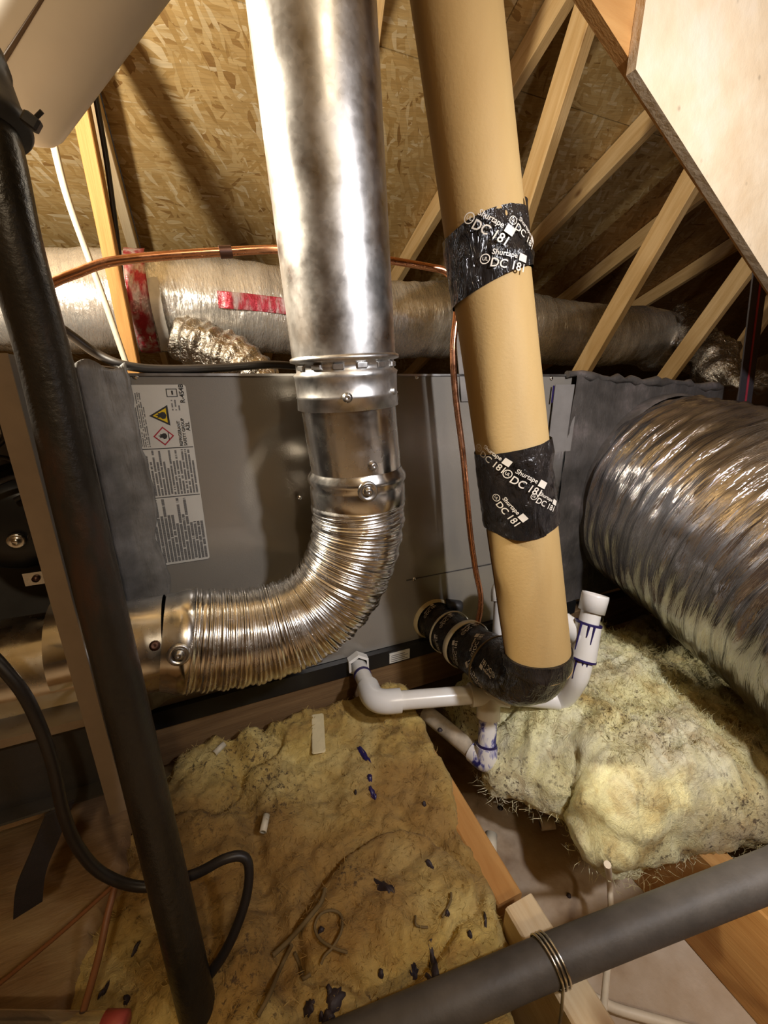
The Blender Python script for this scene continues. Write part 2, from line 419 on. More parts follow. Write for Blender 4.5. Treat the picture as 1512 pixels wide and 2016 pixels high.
# printed red lettering band on the duct jacket: broken print
t = NT('red_print'); o = t.map((34, 34, 9), src='Object')
n = t.noise(o, 1.0, 3, 0.6)
t.p(Base__Color=t.ramp(n, [(0.42, (0.45, 0.04, 0.06)), (0.62, (0.62, 0.50, 0.50))]), Metallic=0.5, Roughness=0.3)
t.bump(t.noise(t.map((60, 60, 60)), 1.0, 4), 0.004)
# clear plastic
t = NT('clear_plastic'); t.p(Base__Color=(0.95, 0.92, 0.88, 1), Roughness=0.08, Transmission__Weight=0.95, IOR=1.45)

# ------------------------------------------------------------------ the setting
ROOF_A, ROOF_K = 1.72, math.tan(math.radians(24))      # roof underside: z = CZ + A - K*Y
def roof_z(Y): return CZ + ROOF_A - ROOF_K * Y
RIDGE_Y = -1.3
sl = math.radians(24)
def struct(o): o['kind'] = 'structure'; return o

ceil_root = bpy.data.objects.new('ceiling', None); COL.objects.link(ceil_root); struct(ceil_root)
def sheet(x0, x1, ya, yb, mat, front=True):
    """one sheathing board lying on the slope, y measured on plan"""
    me = MB(); L = (yb - ya) / math.cos(sl); W_ = x1 - x0; g = 0.002
    me.box((g, g, 0), (W_ - g, L - g, 0.012))
    o = me.build('sheathing_board', mat)
    if front: o.matrix_basis = Matrix.Translation((x0, ya, roof_z(ya))) @ Matrix.Rotation(-sl, 4, 'X')
    else:
        o.matrix_basis = Matrix.Translation((x0, ya, roof_z(RIDGE_Y) - ROOF_K * (RIDGE_Y - ya))) @ Matrix.Rotation(sl, 4, 'X')
    o.parent = ceil_root; return o
dY = 1.22 * math.cos(sl)
row = 0
Y0 = 1.6 - 3 * dY
edges = [RIDGE_Y] + [1.6 + dY * k for k in range(-2, 5)]
for a, b in zip(edges[:-1], edges[1:]):
    off = (0.0, 1.22)[row % 2]; x = -4.4 - off + 0.56
    while x < 6.5:
        sheet(x, x + 2.44, a, b, 'osb_dark' if (x > 1.1 and b > 2.0) else 'osb'); x += 2.44  # far boards on the right: their shade is painted in as darker OSB
    row += 1
for k in range(4):
    b = RIDGE_Y - dY * k; a = b - dY
    x = -4.4
    while x < 6.5: sheet(x, x + 2.44, a, b, 'osb', False); x += 2.44
fl = MB(); fl.box((-4.6, -6.0, -0.02), (7.0, 6.2, 0.0)); struct(fl.build('floor', 'ceiling_board'))
for nm, X in (('wall_left', -4.5), ('wall_right', 6.6)):
    mb = MB(); zr = roof_z(RIDGE_Y) + 0.1
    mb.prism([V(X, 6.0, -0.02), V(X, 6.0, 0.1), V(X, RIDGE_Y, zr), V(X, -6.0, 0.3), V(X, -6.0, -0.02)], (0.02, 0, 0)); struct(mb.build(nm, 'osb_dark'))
mb = MB(); mb.box((-4.6, 5.6, 0), (7, 5.62, 0.4)); struct(mb.build('wall_back', 'old_wood'))
mb = MB(); mb.box((-4.6, -6.0, 0), (7, -5.98, 0.9)); struct(mb.build('wall_front', 'old_wood'))

def beam(name, A, B, wd, hg, mat, parent=None, side=None):
    """timber from A to B; wd across (along side vector), hg the other way"""
    A, B = Vector(A), Vector(B); x = (B - A).normalized(); s_ = Vector(side or (1, 0, 0)); s_ = (s_ - x * s_.dot(x)).normalized(); u = x.cross(s_)
    L = (B - A).length; mb = MB(); c = 0.0025
    prof = [(-wd/2+c,-hg/2),(wd/2-c,-hg/2),(wd/2,-hg/2+c),(wd/2,hg/2-c),(wd/2-c,hg/2),(-wd/2+c,hg/2),(-wd/2,hg/2-c),(-wd/2,-hg/2+c)]
    mb.prism([V(0, p, q) for p, q in prof][::-1], (L, 0, 0))
    o = mb.build(name, mat)
    Mx = Matrix((x, s_, u)).transposed().to_4x4(); Mx.translation = A
    o.matrix_basis = Mx
    if parent is not None: set_parent(o, parent)
    return o

def truss(X, web_a, web_b, label, mat='pine', webmat='pine'):
    r = thing('roof_truss', label, 'truss', (X, 5.3, 0.02), 'roof trusses')
    d = 0.048 / math.cos(sl)
    ya, yb = RIDGE_Y + 0.02, 5.2
    beam('top_chord', (X, ya, roof_z(ya) - d), (X, yb, roof_z(yb) - d), 0.038, 0.089, mat, r)
    a, b = Vector(web_a), Vector(web_b); dr = (b - a)
    # run the web up to the chord and down to the floor
    k = (roof_z(a.y) - 0.085 - a.z) / (dr.z + ROOF_K * dr.y); top = a + dr * k
    bot = a + dr * ((0.05 - a.z) / dr.z)
    beam('web', top, bot, 0.038, 0.089, webmat, r)
    beam('bottom_chord', (X, 1.25, 0.0455), (X, 5.2, 0.0455), 0.038, 0.089, 'old_wood', r)
    return r
truss(-0.20, onX(158, 200, -0.20), onX(263, 720, -0.20), 'truss with orange web standing behind the furnace, beside the white cable', 'pine_pale', 'pine_orange')
truss(1.14, onX(1163, 0, 1.14), onX(1053, 350, 1.14), 'pale truss just beyond the buff insulated riser')
truss(1.82, onX(1375, 330, 1.82), onX(1143, 735, 1.82), 'truss whose web drops behind the plenum corner, second beyond the riser')
truss(2.50, onX(1490, 500, 2.50), onX(1310, 745, 2.50), 'truss whose web drops behind the middle of the plenum top')
truss(3.25, onX(1490, 640, 3.25), onX(1450, 700, 3.25), 'farthest pale truss, seen in the gloom at the eave')
truss(0.50, V(0.5, 1.165, CZ + 1.02), V(0.5, 1.757, CZ), 'truss mostly hidden behind the galvanised flue pipe')

# diagonal brace close by, upper right: brown board with a chalky plank lapped over it
def strip_board(name, y0, th, s0, s1, wd, mat, upright=False):
    A = onY(1165, 0, y0); B = onY(1512, 545, y0); dv = (B - A).normalized(); nv = V(-dv.z, 0, dv.x)
    if nv.z < 0: nv = -nv
    if upright: s0 = (onY(1252, 135, y0) - A).dot(dv)
    cut = -wd * abs(dv.z) / abs(nv.z) if upright else 0.0
    p = [A + dv * s0, A + dv * s1, A + dv * s1 + nv * wd, A + dv * (s0 + cut) + nv * wd]
    mb = MB(); mb.prism([V(q.x, y0, q.z) for q in p], (0, th, 0)); return mb.build(name, mat)
o = strip_board('brace_board', 0.463, 0.016, -0.05, 2.35, 0.235, 'pine_orange'); tag(o, 'brown diagonal brace board behind the chalky plank at the top corner', 'board')
o = strip_board('plank', 0.450, 0.0125, 0, 2.35, 0.27, 'weathered_plank', True); tag(o, 'big chalky pale plank slanting across the top corner close by', 'plank')

# ------------------------------------------------------------------ furnace and coil cabinet
YF = 0.67; ZT = CZ + 0.003; ZB = 0.30
XS = -0.145                                  # where furnace ends and coil begins
XR = 0.70                                    # where coil ends and plenum begins

coil = thing('coil_cabinet', 'grey painted coil cabinet on black rail behind the flue elbow', 'air handler', (0.28, 0.95, ZB))
mb = MB()
# face panel with a shallow pressed dish: grid
nx, nz = 150, 96; vs = []; fs = []
X0, X1 = XS, XR
dc = onY(610, 960, YF)                       # dish centre
for j in range(nz + 1):
    for i in range(nx + 1):
        x = X0 + (X1 - X0) * i / nx; z = ZB + (ZT - ZB) * j / nz
        d = math.hypot(x - dc.x, z - dc.z); q = max(0.0, min(1.0, (0.125 - d) / 0.05)); q = q*q*(3-2*q)
        d2 = math.hypot((x - 0.52) / 1.0, (z - (CZ - 0.27)) / 1.5); q2 = max(0.0, min(1.0, (0.11 - d2) / 0.06)); q2 = q2*q2*(3-2*q2)
        vs.append((x, YF + 0.010 * q + 0.004 * q2 + 0.0012 * math.sin(x * 9), z))
for j in range(nz):
    for i in range(nx): a = j*(nx+1)+i; fs.append((a, a+1, a+nx+2, a+nx+1))
mb.poly(vs, fs, None, True); mb.build('face_panel', 'grey_paint', coil)
mb = MB(); mb.box((X0, YF + 0.012, ZB), (X1, 1.22, ZT - 0.002)); mb.build('body', 'grey_paint', coil)
mb = MB(); mb.box((X0 + 0.02, YF - 0.003, ZT - 0.002), (X1, 1.22, ZT + 0.0015)); mb.build('top_flange', 'steel', coil)
for (px, py) in ((820, 742), (266, 741), (815, 1140), (1085, 745), (590, 980)):  # last entry is a lamp glint put in as a bright screw head
    p = onY(px, py, YF); m2 = MB(); m2.lathe(p + V(0, 0.002, 0), (0, -1, 0), [(0, 0.0046), (0.003, 0.0044), (0.0045, 0.003), (0.0045, 0.0)], 12); m2.build('screw', 'bright_steel', coil)
p0 = onY(800, 1142, YF); p1 = onY(975, 1108, YF)
mb = MB(); mb.tube([p0 + V(0, -0.001, 0), p1 + V(0, -0.001, 0)], 0.0012, 6); mb.build('access_panel_seam', 'dark_interior', coil)
# rail and platform
rail = MB(); rail.box((XS, YF - 0.012, ZB - 0.035), (XR + 0.1, 1.2, ZB - 0.001)); rl = rail.build('equipment_rail', 'black_plastic'); tag(rl, 'black rail under the grey coil cabinet', 'rail')
o = beam('platform_timber', (XS - 0.3, YF + 0.012, 0.222), (1.4, YF + 0.012, 0.222), 0.038, 0.084, 'old_wood', None, (0, 1, 0)); tag(o, 'dark old timber carrying the black equipment rail', 'timber')
o = beam('platform_timber', (XS - 0.3, 1.12, 0.222), (1.4, 1.12, 0.222), 0.038, 0.084, 'old_wood', None, (0, 1, 0)); tag(o, 'rear timber under the coil cabinet, hidden in the dark', 'timber')
# rating plate on the rail
p = onY(790, 1296, YF - 0.02); mb = MB(); mb.box((p.x - 0.024, YF - 0.0145, p.z - 0.010), (p.x + 0.022, YF - 0.0125, p.z + 0.013), Matrix.Rotation(0, 4, 'Y'))
st = thing('sticker', 'small white sticker on the black rail beside the drain fitting', 'sticker', p); mb.build('paper', 'label_white', st)
mb = MB()
for k in range(4): mb.box((p.x - 0.020, YF - 0.0150, p.z - 0.007 + k * 0.0045), (p.x + 0.017 - 0.006 * (k % 2), YF - 0.01455, p.z - 0.0055 + k * 0.0045))
mb.build('print', 'ink_grey', st)

# warning label
def face(u, v, off=0.0): pass
LT = onY(268, 757, YF); LTr = onY(365, 757, YF); LB = onY(415, 1098, YF)
lx1 = LTr.x; lx0 = lx1 - 0.085; lz1 = LTr.z; lz0 = LB.z
lab = thing('warning_label', 'white warning label with yellow triangle and red diamond on the coil cabinet', 'label', (lx0, YF, lz0))
def lpos(u, v, e=0.0): return V(lx0 + u * (lx1 - lx0), YF - 0.0028 - e, lz1 + v * (lz0 - lz1))   # u across, v down
lw, lh = lx1 - lx0, lz1 - lz0
mb = MB(); cr = 0.004
out = []
for (cx, cz, a0) in ((lx1 - cr, lz1 - cr, 0), (lx0 + cr, lz1 - cr, 90), (lx0 + cr, lz0 + cr, 180), (lx1 - cr, lz0 + cr, 270)):
    for k in range(5): a = math.radians(a0 + k * 22.5); out.append(V(cx + cr * math.cos(a), YF - 0.0028, cz + cr * math.sin(a)))
mb.prism(out, (0, 0.0009, 0)); mb.build('paper', 'label_white', lab)
def quad(mb, pts, e): mb.prism([lpos(u, v, e) for u, v in pts], (0, 0.0003, 0))
for v in (0.325, 0.595):
    mb = MB(); quad(mb, [(0.03, v), (0.985, v), (0.985, v + 0.004), (0.03, v + 0.004)], 0.0004); mb.build('divider_line', 'ink_black', lab)
def tri(cu, cv, s, e, mat, name):
    mb = MB(); a = s * lh / lw
    quad(mb, [(cu - a * 0.52, cv), (cu + a * 0.48, cv - s * 0.58), (cu + a * 0.48, cv + s * 0.58)], e); return mb.build(name, mat, lab)
tri(0.55, 0.155, 0.092, 0.0004, 'ink_black', 'triangle_border'); tri(0.558, 0.155, 0.066, 0.0008, 'sign_yellow', 'warning_triangle')
def dia(cu, cv, s, e, mat, name):
    mb = MB(); a = s * lh / lw; quad(mb, [(cu - a, cv), (cu, cv - s), (cu + a, cv), (cu, cv + s)], e); return mb.build(name, mat, lab)
dia(0.565, 0.262, 0.050, 0.0004, 'sign_red', 'diamond_border'); dia(0.565, 0.262, 0.041, 0.0008, 'label_white', 'hazard_diamond')
def flame(cu, cv, s, mat='ink_black'):
    # a flame lying on its side (label is turned a quarter)
    prof = [(0.0,-0.30),(0.22,-0.34),(0.45,-0.22),(0.62,-0.28),(0.55,-0.12),(0.85,-0.04),(0.60,0.05),(0.72,0.20),(0.42,0.16),(0.25,0.33),(0.0,0.28),(-0.12,0.0)]
    mb = MB(); a = s * lh / lw
    quad(mb, [(cu + 0.25 * a - p * a, cv + q * s) for p, q in prof], 0.0011)
    quad(mb, [(cu + a * 0.48, cv - s * 0.42), (cu + a * 0.56, cv - s * 0.42), (cu + a * 0.56, cv + s * 0.42), (cu + a * 0.48, cv + s * 0.42)], 0.0011)
    mb.build('flame_mark', mat, lab)
flame(0.59, 0.155, 0.055); flame(0.565, 0.262, 0.046)
def ltext(s, u, v, size, mat='ink_black'):
    """lettering running up the label (quarter turn)"""
    vs, fs = text_geo(s, size); P = lpos(u, v, 0.0009)
    mb = MB(); mb.poly([P + V(-q.y, 0, q.x) for q in vs], fs); mb.build('lettering', mat, lab)
ltext('R-454B', 0.93, 0.045, 0.0085); ltext('REFRIGERANT', 0.815, 0.252, 0.0056); ltext('SAFETY GROUP', 0.88, 0.245, 0.0056); ltext('A2L', 0.95, 0.215, 0.0075)
# manual symbol
mb = MB()
for (u0, v0, u1, v1) in ((0.70, 0.02, 0.86, 0.023), (0.70, 0.058, 0.86, 0.061), (0.70, 0.02, 0.712, 0.06), (0.85, 0.02, 0.862, 0.06), (0.775, 0.03, 0.80, 0.05)):
    quad(mb, [(u0, v0), (u1, v0), (u1, v1), (u0, v1)], 0.0006)
mb.build('manual_symbol', 'ink_black', lab)
# rows of print too small to read: broken strokes
mb = MB(); r2 = random.Random(3)
def rows(u0, u1, n, v0, v1, dens=0.8, hw=0.32):
    for k in range(n):
        u = u0 + (u1 - u0) * k / max(1, n - 1); du = (u1 - u0) / n * hw
        v = v1; end = v0 + (v1 - v0) * r2.choice((0.0, 0.0, 0.25, 0.4)) 
        while v > end:
            L = r2.uniform(0.002, 0.006)
            if r2.random() < dens: quad(mb, [(u - du, v - L), (u + du, v - L), (u + du, v), (u - du, v)], 0.0005)
            v -= L + 0.0016
rows(0.20, 0.34, 6, 0.04, 0.315); rows(0.76, 0.86, 3, 0.075, 0.13); rows(0.16, 0.95, 17, 0.34, 0.585, 0.9); rows(0.16, 0.95, 15, 0.61, 0.985, 0.93, 0.4)
mb.build('small_print', 'ink_grey', lab)

# mastic and tape over the furnace/coil joint
mb = MB(); n = 60; vs = []; fs = []
xa, xb = XS + 0.008, lx0 + 0.020
for j in range(n + 1):
    for i in range(17):
        f = i / 16; z = ZB + 0.02 + (ZT + 0.012 - ZB - 0.02) * j / n
        e = 0.5 * float(fbm(z * 1.0, 3.0, [(0.05, 0.010), (0.012, 0.004)], 5))
        x = xa + (xb - xa + e) * f
        h = 0.0075 * math.sin(math.pi * min(1, f * 1.15 + 0.0)) ** 0.6 if f < 0.87 else 0.0015
        h += float(fbm(x, z, [(0.03, 0.002), (0.008, 0.0008)], 9)) + (0.022 * max(0, 1 - f * 2.2))
        vs.append((x, YF - 0.003 - max(0.0006, h), z + (0.006 * math.sin(f * 7) if j == n else 0)))
for j in range(n):
    for i in range(16): a = j*17+i; fs.append((a, a+1, a+18, a+17))
mb.poly(vs, fs, None, True); o = mb.build('sealing_strip', 'mastic'); sm = o.modifiers.new('s', 'SOLIDIFY'); sm.thickness = 0.002; sm.offset = 1
tag(o, 'grey mastic sealing strip over the joint beside the warning label', 'sealant')

# furnace with open front: panels and what is inside
FY0, FZ0, FZ1 = 0.45, 0.375, CZ + 0.018
fur = thing('furnace', 'open-fronted horizontal furnace behind the rusty black pipe', 'furnace', (-0.5, 0.75, FZ0))
flue_y = 0.545
mb = MB()
# side panel with a round flue hole: ring of quads
hc = (flue_y, onY(200, 1262, flue_y).z); ph = []
seg = 48; inner = []; outer = []
for k in range(seg):
    a = 2 * math.pi * k / seg; cyy, czz = math.cos(a), math.sin(a)
    inner.append((XS, hc[0] + 0.069 * cyy, hc[1] + 0.069 * czz))
    s_ = min([q for q in ((0.69 - hc[0]) / cyy if cyy > 1e-6 else 9, (FY0 - hc[0]) / cyy if cyy < -1e-6 else 9, (FZ1 - hc[1]) / czz if czz > 1e-6 else 9, (FZ0 - hc[1]) / czz if czz < -1e-6 else 9)])
    outer.append((XS, hc[0] + s_ * cyy, hc[1] + s_ * czz))
fs = [(k, (k+1) % seg, seg + (k+1) % seg, seg + k) for k in range(seg)]
mb.poly(inner + outer, fs); o = mb.build('side_panel', 'inner_panel', fur); sm = o.modifiers.new('s', 'SOLIDIFY'); sm.thickness = 0.002
mb = MB(); mb.box((-0.95, FY0, FZ1 - 0.002), (XS, 1.2, FZ1)); mb.build('top_panel', 'tan_paint', fur)
mb = MB(); mb.box((-0.95, FY0, FZ0), (XS, 1.2, FZ0 + 0.002)); mb.build('bottom_panel', 'dark_interior', fur)
mb = MB(); mb.box((-0.95, FY0 - 0.001, FZ0 - 0.003), (XS - 0.045, FY0 + 0.002, FZ0 + 0.003)); mb.build('bottom_lip', 'bright_steel', fur)
mb = MB(); mb.box((-0.95, FY0 - 0.001, FZ1 - 0.012), (XS - 0.028, FY0 + 0.001, FZ1 + 0.002)); mb.build('top_lip', 'tan_paint', fur)
mb = MB(); mb.box((XS - 0.011, FY0 - 0.002, FZ0 - 0.03), (XS + 0.006, FY0, FZ1)); mb.build('front_flange', 'tan_paint', fur)
mb = MB(); mb.box((-0.95, 0.70, FZ0 + 0.002), (XS - 0.002, 0.715, FZ1 - 0.002)); mb.build('vestibule_panel', 'inner_panel', fur)
mb = MB(); mb.box((-0.95, 0.47, FZ0 + 0.002), (XS - 0.003, 0.475, FZ0 + 0.10)); mb.build('lower_panel', 'dark_interior', fur)
mb = MB(); mb.box((-0.95, 0.455, FZ0 + 0.095), (XS - 0.003, 0.49, FZ0 + 0.105)); mb.build('shelf_flange', 'steel', fur)
# draft inducer: stepped black housing with a lighter hub nut
ind = thing('inducer_motor', 'round black inducer motor with silver hub inside the furnace', 'motor', onY(8, 1052, 0.62)); c = onY(6, 1052, 0.58)
mb = MB(); ax = V(0.10, -1, 0.06)
mb.lathe(c + V(0, 0.12, 0), ax, [(0, 0.0), (0, 0.066), (0.05, 0.066), (0.055, 0.06), (0.10, 0.058), (0.115, 0.05), (0.12, 0.03), (0.12, 0.0)], 40); mb.build('housing', 'black_plastic', ind)
mb = MB(); hc2 = c + V(0.012, -0.004, -0.008); mb.lathe(hc2, ax, [(0, 0.009), (0.003, 0.009), (0.004, 0.007), (0.003, 0.004), (0.006, 0.0035), (0.006, 0.0)], 16); mb.build('hub_nut', 'bright_steel', ind)
mb = MB(); q = onY(72, 1138, 0.57); mb.box(q - V(0.012, 0.001, 0.008), q + V(0.012, 0.001, 0.008)); mb.build('mounting_tab', 'steel', ind)
mb = MB(); mb.lathe(q + V(0, -0.001, 0), (0, -1, 0), [(0, 0.004), (0.003, 0.004), (0.004, 0.0)], 10); mb.build('screw', 'copper_burnt', ind)
ps = thing('pressure_switch', 'round white pressure switch above the black inducer motor', 'switch', onY(0, 800, 0.6)); c = onY(-6, 806, 0.60)
mb = MB(); mb.lathe(c, (0.1, -1, 0), [(0, 0.0), (0, 0.026), (0.012, 0.026), (0.016, 0.020), (0.02, 0.018), (0.02, 0.0)], 28); mb.build('body', 'white_plastic', ps)
mb = MB(); mb.lathe(c + V(0.004, -0.02, -0.004), (0, -1, 0), [(0, 0.006), (0.008, 0.005), (0.008, 0.0)], 12); mb.build('port', 'steel', ps)
for k, pts in enumerate((((-20, 900), (20, 905), (50, 930), (60, 965), (30, 985)), ((-20, 960), (25, 940), (58, 950), (75, 1000), (60, 1060)), ((-10, 880), (10, 860), (2, 830)))):
    mb = MB(); mb.tube(smooth_path([onY(px, py, 0.575 - 0.012 * k) for px, py in pts], 6), 0.003, 8)
    o = mb.build('furnace_wire', 'black_cable'); tag(o, ('black wire looping over the inducer motor', 'black wire curving down past the motor rim', 'short black wire under the white pressure switch')[k], 'wire', 'furnace wiring')

# ------------------------------------------------------------------ flue: pipe, adapter, flexible elbow, horizontal pipe
FY = flue_y
def fp(px, py): return onY(px, py, FY)
fl = thing('flue', 'galvanised flue pipe dropping to a ribbed aluminium elbow in front of the cabinet', 'flue', fp(560, 1240))
PT, P1 = fp(613, 0), fp(676, 690)
dirv = (P1 - PT).normalized()
top = PT - dirv * ((roof_z(FY) - 0.05 - PT.z) / -dirv.z)
R = 0.066
up_path = lerp_path(top, fp(678, 704), 60)
mb = MB(); mb.tube(up_path, R, 64, False, lambda s, a: 0.0004 * math.sin(a * 5 + s * 3)); upp = mb.build('upper_pipe', 'galvanised', fl)
# lock seam running down the back of the pipe
mb = MB(); sd = V(0.9, 0.43, 0).normalized()
mb.tube([p + (sd - dirv * sd.dot(dirv)).normalized() * R for p in up_path], 0.0018, 8); mb.build('lock_seam', 'galvanised', upp)
# swaged adapter
a0, a1 = fp(678, 700), fp(686, 802); ad = (a1 - a0); L = ad.length
mb = MB(); mb.lathe(a0, ad, [(0, R), (0.002, R + 0.0035), (0.006, R + 0.0035), (0.008, R - 0.003), (0.018, R - 0.003), (0.021, R + 0.0015), (0.026, R), (L * 0.72, R - 0.0005), (L * 0.75, R + 0.001), (L * 0.78, R - 0.0005), (L - 0.001, R + 0.0005), (L, R - 0.002)], 64)
o = mb.build('adapter_sleeve', 'galvanised', fl)
# crimped slots and raised tabs around the bead
up_n = ad.normalized()
def ring_pt(c, ax, ang, r):
    ax = Vector(ax).normalized(); n = V(0, -1, 0); n = (n - ax * n.dot(ax)).normalized(); b = ax.cross(n); return c + (n * math.cos(ang) + b * math.sin(ang)) * r
for k in range(7):
    a = math.radians(-75 + 25 * k); c = ring_pt(a0 + up_n * 0.013, ad, a, R - 0.0025); nn = (c - (a0 + up_n * 0.013)).normalized(); tt = up_n.cross(nn)
    Mx = Matrix((tt, nn, up_n)).transposed().to_4x4(); Mx.translation = c
    m2 = MB(); m2.rbox((-0.007, -0.001, -0.003), (0.007, 0.0018, 0.003), 0.0012, Mx); m2.build('crimp_tab', 'galvanised', o)
# smooth lower pipe and beaded collar
b0, b1 = fp(686, 796), fp(702, 925); R2 = 0.0625
mb = MB(); mb.tube(lerp_path(b0, b1, 14), R2, 64, False); mb.build('lower_pipe', 'bright_steel', fl)
c0, c1 = fp(702, 918), fp(706, 990); cd = c1 - c0; L = cd.length
mb = MB(); mb.lathe(c0, cd, [(0, R2), (0.003, R2 + 0.001), (0.010, R2 + 0.006), (0.016, R2 + 0.0065), (0.022, R2 + 0.003), (0.026, R2 + 0.0045), (L - 0.004, R2 + 0.005), (L, R2 + 0.003), (L, R2 - 0.003)], 64); col1 = mb.build('beaded_collar', 'bright_steel', fl)
# flexible elbow
e = [fp(705, 984), fp(706, 1030), fp(694, 1090), fp(660, 1160), fp(600, 1215), fp(520, 1245), fp(440, 1256), fp(372, 1259)]
path = smooth_path(e, 120)
r3 = random.Random(11); jit = [r3.uniform(-1, 1) for _ in range(400)]
def ribs(s, a):
    inner = 0.5
    ph = s / 0.0058; k = int(ph) % 400
    w_ = math.sin(2 * math.pi * ph)
    return 0.0017 * (abs(math.sin(math.pi * ph)) - 0.5) * (1 + 0.5 * jit[k]) + 0.0013 * math.sin(2 * math.pi * s / 0.021) + 0.0012 * math.sin(2 * a + s * 9)
mb = MB(); mb.tube(path, 0.0665, 72, False, ribs); mb.build('flexible_elbow', 'aluminium_flex', fl)
# collar and horizontal pipe
h0, h1 = fp(384, 1259), fp(322, 1263)
hd = h1 - h0; L = hd.length
mb = MB(); mb.lathe(h0, hd, [(0, 0.064), (0, 0.0675), (0.012, 0.0685), (L * 0.55, 0.067), (L * 0.8, 0.0635), (L, 0.062)], 64); col2 = mb.build('beaded_collar', 'bright_steel', fl)
mb = MB(); hz = lerp_path(fp(330, 1262), V(-0.62, FY, hc[1]), 30); mb.tube(hz, 0.0605, 64, False, lambda s, a: 0.0006 * math.sin(3 * a + 20 * s)); mb.build('horizontal_pipe', 'bright_steel', fl)
lap = fp(112, 1262)
mb = MB(); mb.tube(lerp_path(V(XS - 0.001, FY, hc[1]), V(XS - 0.045, FY, hc[1]), 6), 0.062, 64, False); mb.build('lap_sleeve', 'bright_steel', fl)
mb = MB(); q0 = V(XS - 0.045, FY, hc[1]); mb.tube([q0 + V(-0.4 * k / 12, -0.0607 * math.cos(0.75), -0.0607 * math.sin(0.75)) for k in range(13)], 0.0018, 8); mb.build('lock_seam', 'bright_steel', fl)
# screws
def screw(c, n, parent, r=0.005, mat='steel', dimple=False):
    m2 = MB()
    if dimple: m2.lathe(c, n, [(-0.002, 0.0135), (0.0014, 0.0125), (0.0016, 0.010), (-0.001, 0.007)], 24)
    m2.lathe(c, n, [(-0.001, r * 1.35), (0.0015, r * 1.35), (0.002, r), (0.0055, r), (0.006, r * 0.6), (0.0045, 0.0)], 12); return m2.build('screw', mat, parent)
for (px, py, base, rr, dm) in ((733, 917, col1, R2, False), (725, 968, col1, R2 + 0.005, True), (684, 783, o, R, False), (770, 770, o, R, False)):
    tgt = at(px, py, 0.3); r_ = ray(px, py)
    ax0 = fp(686, 850); dd = (fp(702, 925) - fp(678, 700)).normalized()
    # hit the cylinder about the pipe axis
    dco = EYE - ax0; A_ = r_ - dd * r_.dot(dd); C_ = dco - dd * dco.dot(dd)
    a_, b_, c_ = A_.dot(A_), 2 * A_.dot(C_), C_.dot(C_) - (rr + 0.0005) ** 2
    disc = b_ * b_ - 4 * a_ * c_
    if disc < 0: disc = 0
    P = EYE + r_ * ((-b_ - math.sqrt(disc)) / (2 * a_)); nrm = (P - ax0); nrm -= dd * nrm.dot(dd)
    screw(P, nrm, base, 0.0045, 'steel', dm)
P = fp(590, 788); screw(ring_pt(fp(685, 790), ad, math.radians(-88), R), ring_pt(V(0,0,0), ad, math.radians(-88), 1), fl, 0.0045)
for (px, py, rr, dm, mt) in ((305, 1271, 0.061, False, 'copper_burnt'), (352, 1290, 0.067, True, 'steel')):
    r_ = ray(px, py); ax0 = fp(340, 1261); dd = V(1, 0, 0)
    dco = EYE - ax0; A_ = r_ - dd * r_.dot(dd); C_ = dco - dd * dco.dot(dd)
    a_, b_, c_ = A_.dot(A_), 2 * A_.dot(C_), C_.dot(C_) - rr ** 2
    P = EYE + r_ * ((-b_ - math.sqrt(max(0, b_ * b_ - 4 * a_ * c_))) / (2 * a_)); nrm = P - ax0; nrm -= dd * nrm.dot(dd)
    screw(P, nrm, col2, 0.0045, mt, dm)

# ------------------------------------------------------------------ insulated suction line
D = 0.09; SR = D / 2
S_top = at(897, 0, 0.422); S_bot = at(1047, 1200, 0.585)
S_dir = (S_top - S_bot).normalized()
def project(P):
    d = Vector(P) - EYE; z = d.dot(FWD); return 756 + FPX * d.dot(RIGHT) / z, 1008 + FPX * d.dot(DOWN) / z
def s_at(py):
    lo, hi = -0.5, 3.0
    for _ in range(50):
        m = (lo + hi) / 2
        if project(S_bot + S_dir * m)[1] > py: lo = m
        else: hi = m
    return lo
suc = thing('suction_line', 'thick buff foam insulated suction line with black printed tape bands', 'pipe', S_bot - V(0, 0, 0.15))
s_top = (roof_z(S_top.y) - 0.06 - S_bot.z) / S_dir.z
def sleeve(name, sa, sb, r, mat, n=30, fa=None, fb=None, rf=None, seg=56):
    """sleeve on the riser between sa and sb with end lines that vary round the pipe"""
    n0 = (V(0,-1,0) - S_dir * V(0,-1,0).dot(S_dir)).normalized(); b0_ = S_dir.cross(n0)
    mb = MB(); vs = []; fs = []
    for i in range(n + 1):
        for k in range(seg):
            a = 2 * math.pi * k / seg
            A_ = sa + (fa(a) if fa else 0); B_ = sb + (fb(a) if fb else 0); s_ = A_ + (B_ - A_) * i / n
            rr = r + (rf(s_, a) if rf else 0); vs.append(S_bot + S_dir * s_ + (n0 * math.cos(a) + b0_ * math.sin(a)) * rr)
    for i in range(n):
        for k in range(seg): j = (k+1) % seg; fs.append((i*seg+k, i*seg+j, (i+1)*seg+j, (i+1)*seg+k))
    mb.poly(vs, fs, None, True); o = mb.build(name, mat, suc)
    return o
def riser_pt(s_, a, r):
    n0 = (V(0,-1,0) - S_dir * V(0,-1,0).dot(S_dir)).normalized(); b0_ = S_dir.cross(n0)
    return S_bot + S_dir * s_ + (n0 * math.cos(a) + b0_ * math.sin(a)) * r
sA, sB, sC, sD = s_at(1030), s_at(876), s_at(570), s_at(447)
sleeve('foam_sleeve', s_at(1312), sA + 0.01, SR, 'buff_foam', rf=lambda s, a: 0.0006 * math.sin(2*a + 6*s))
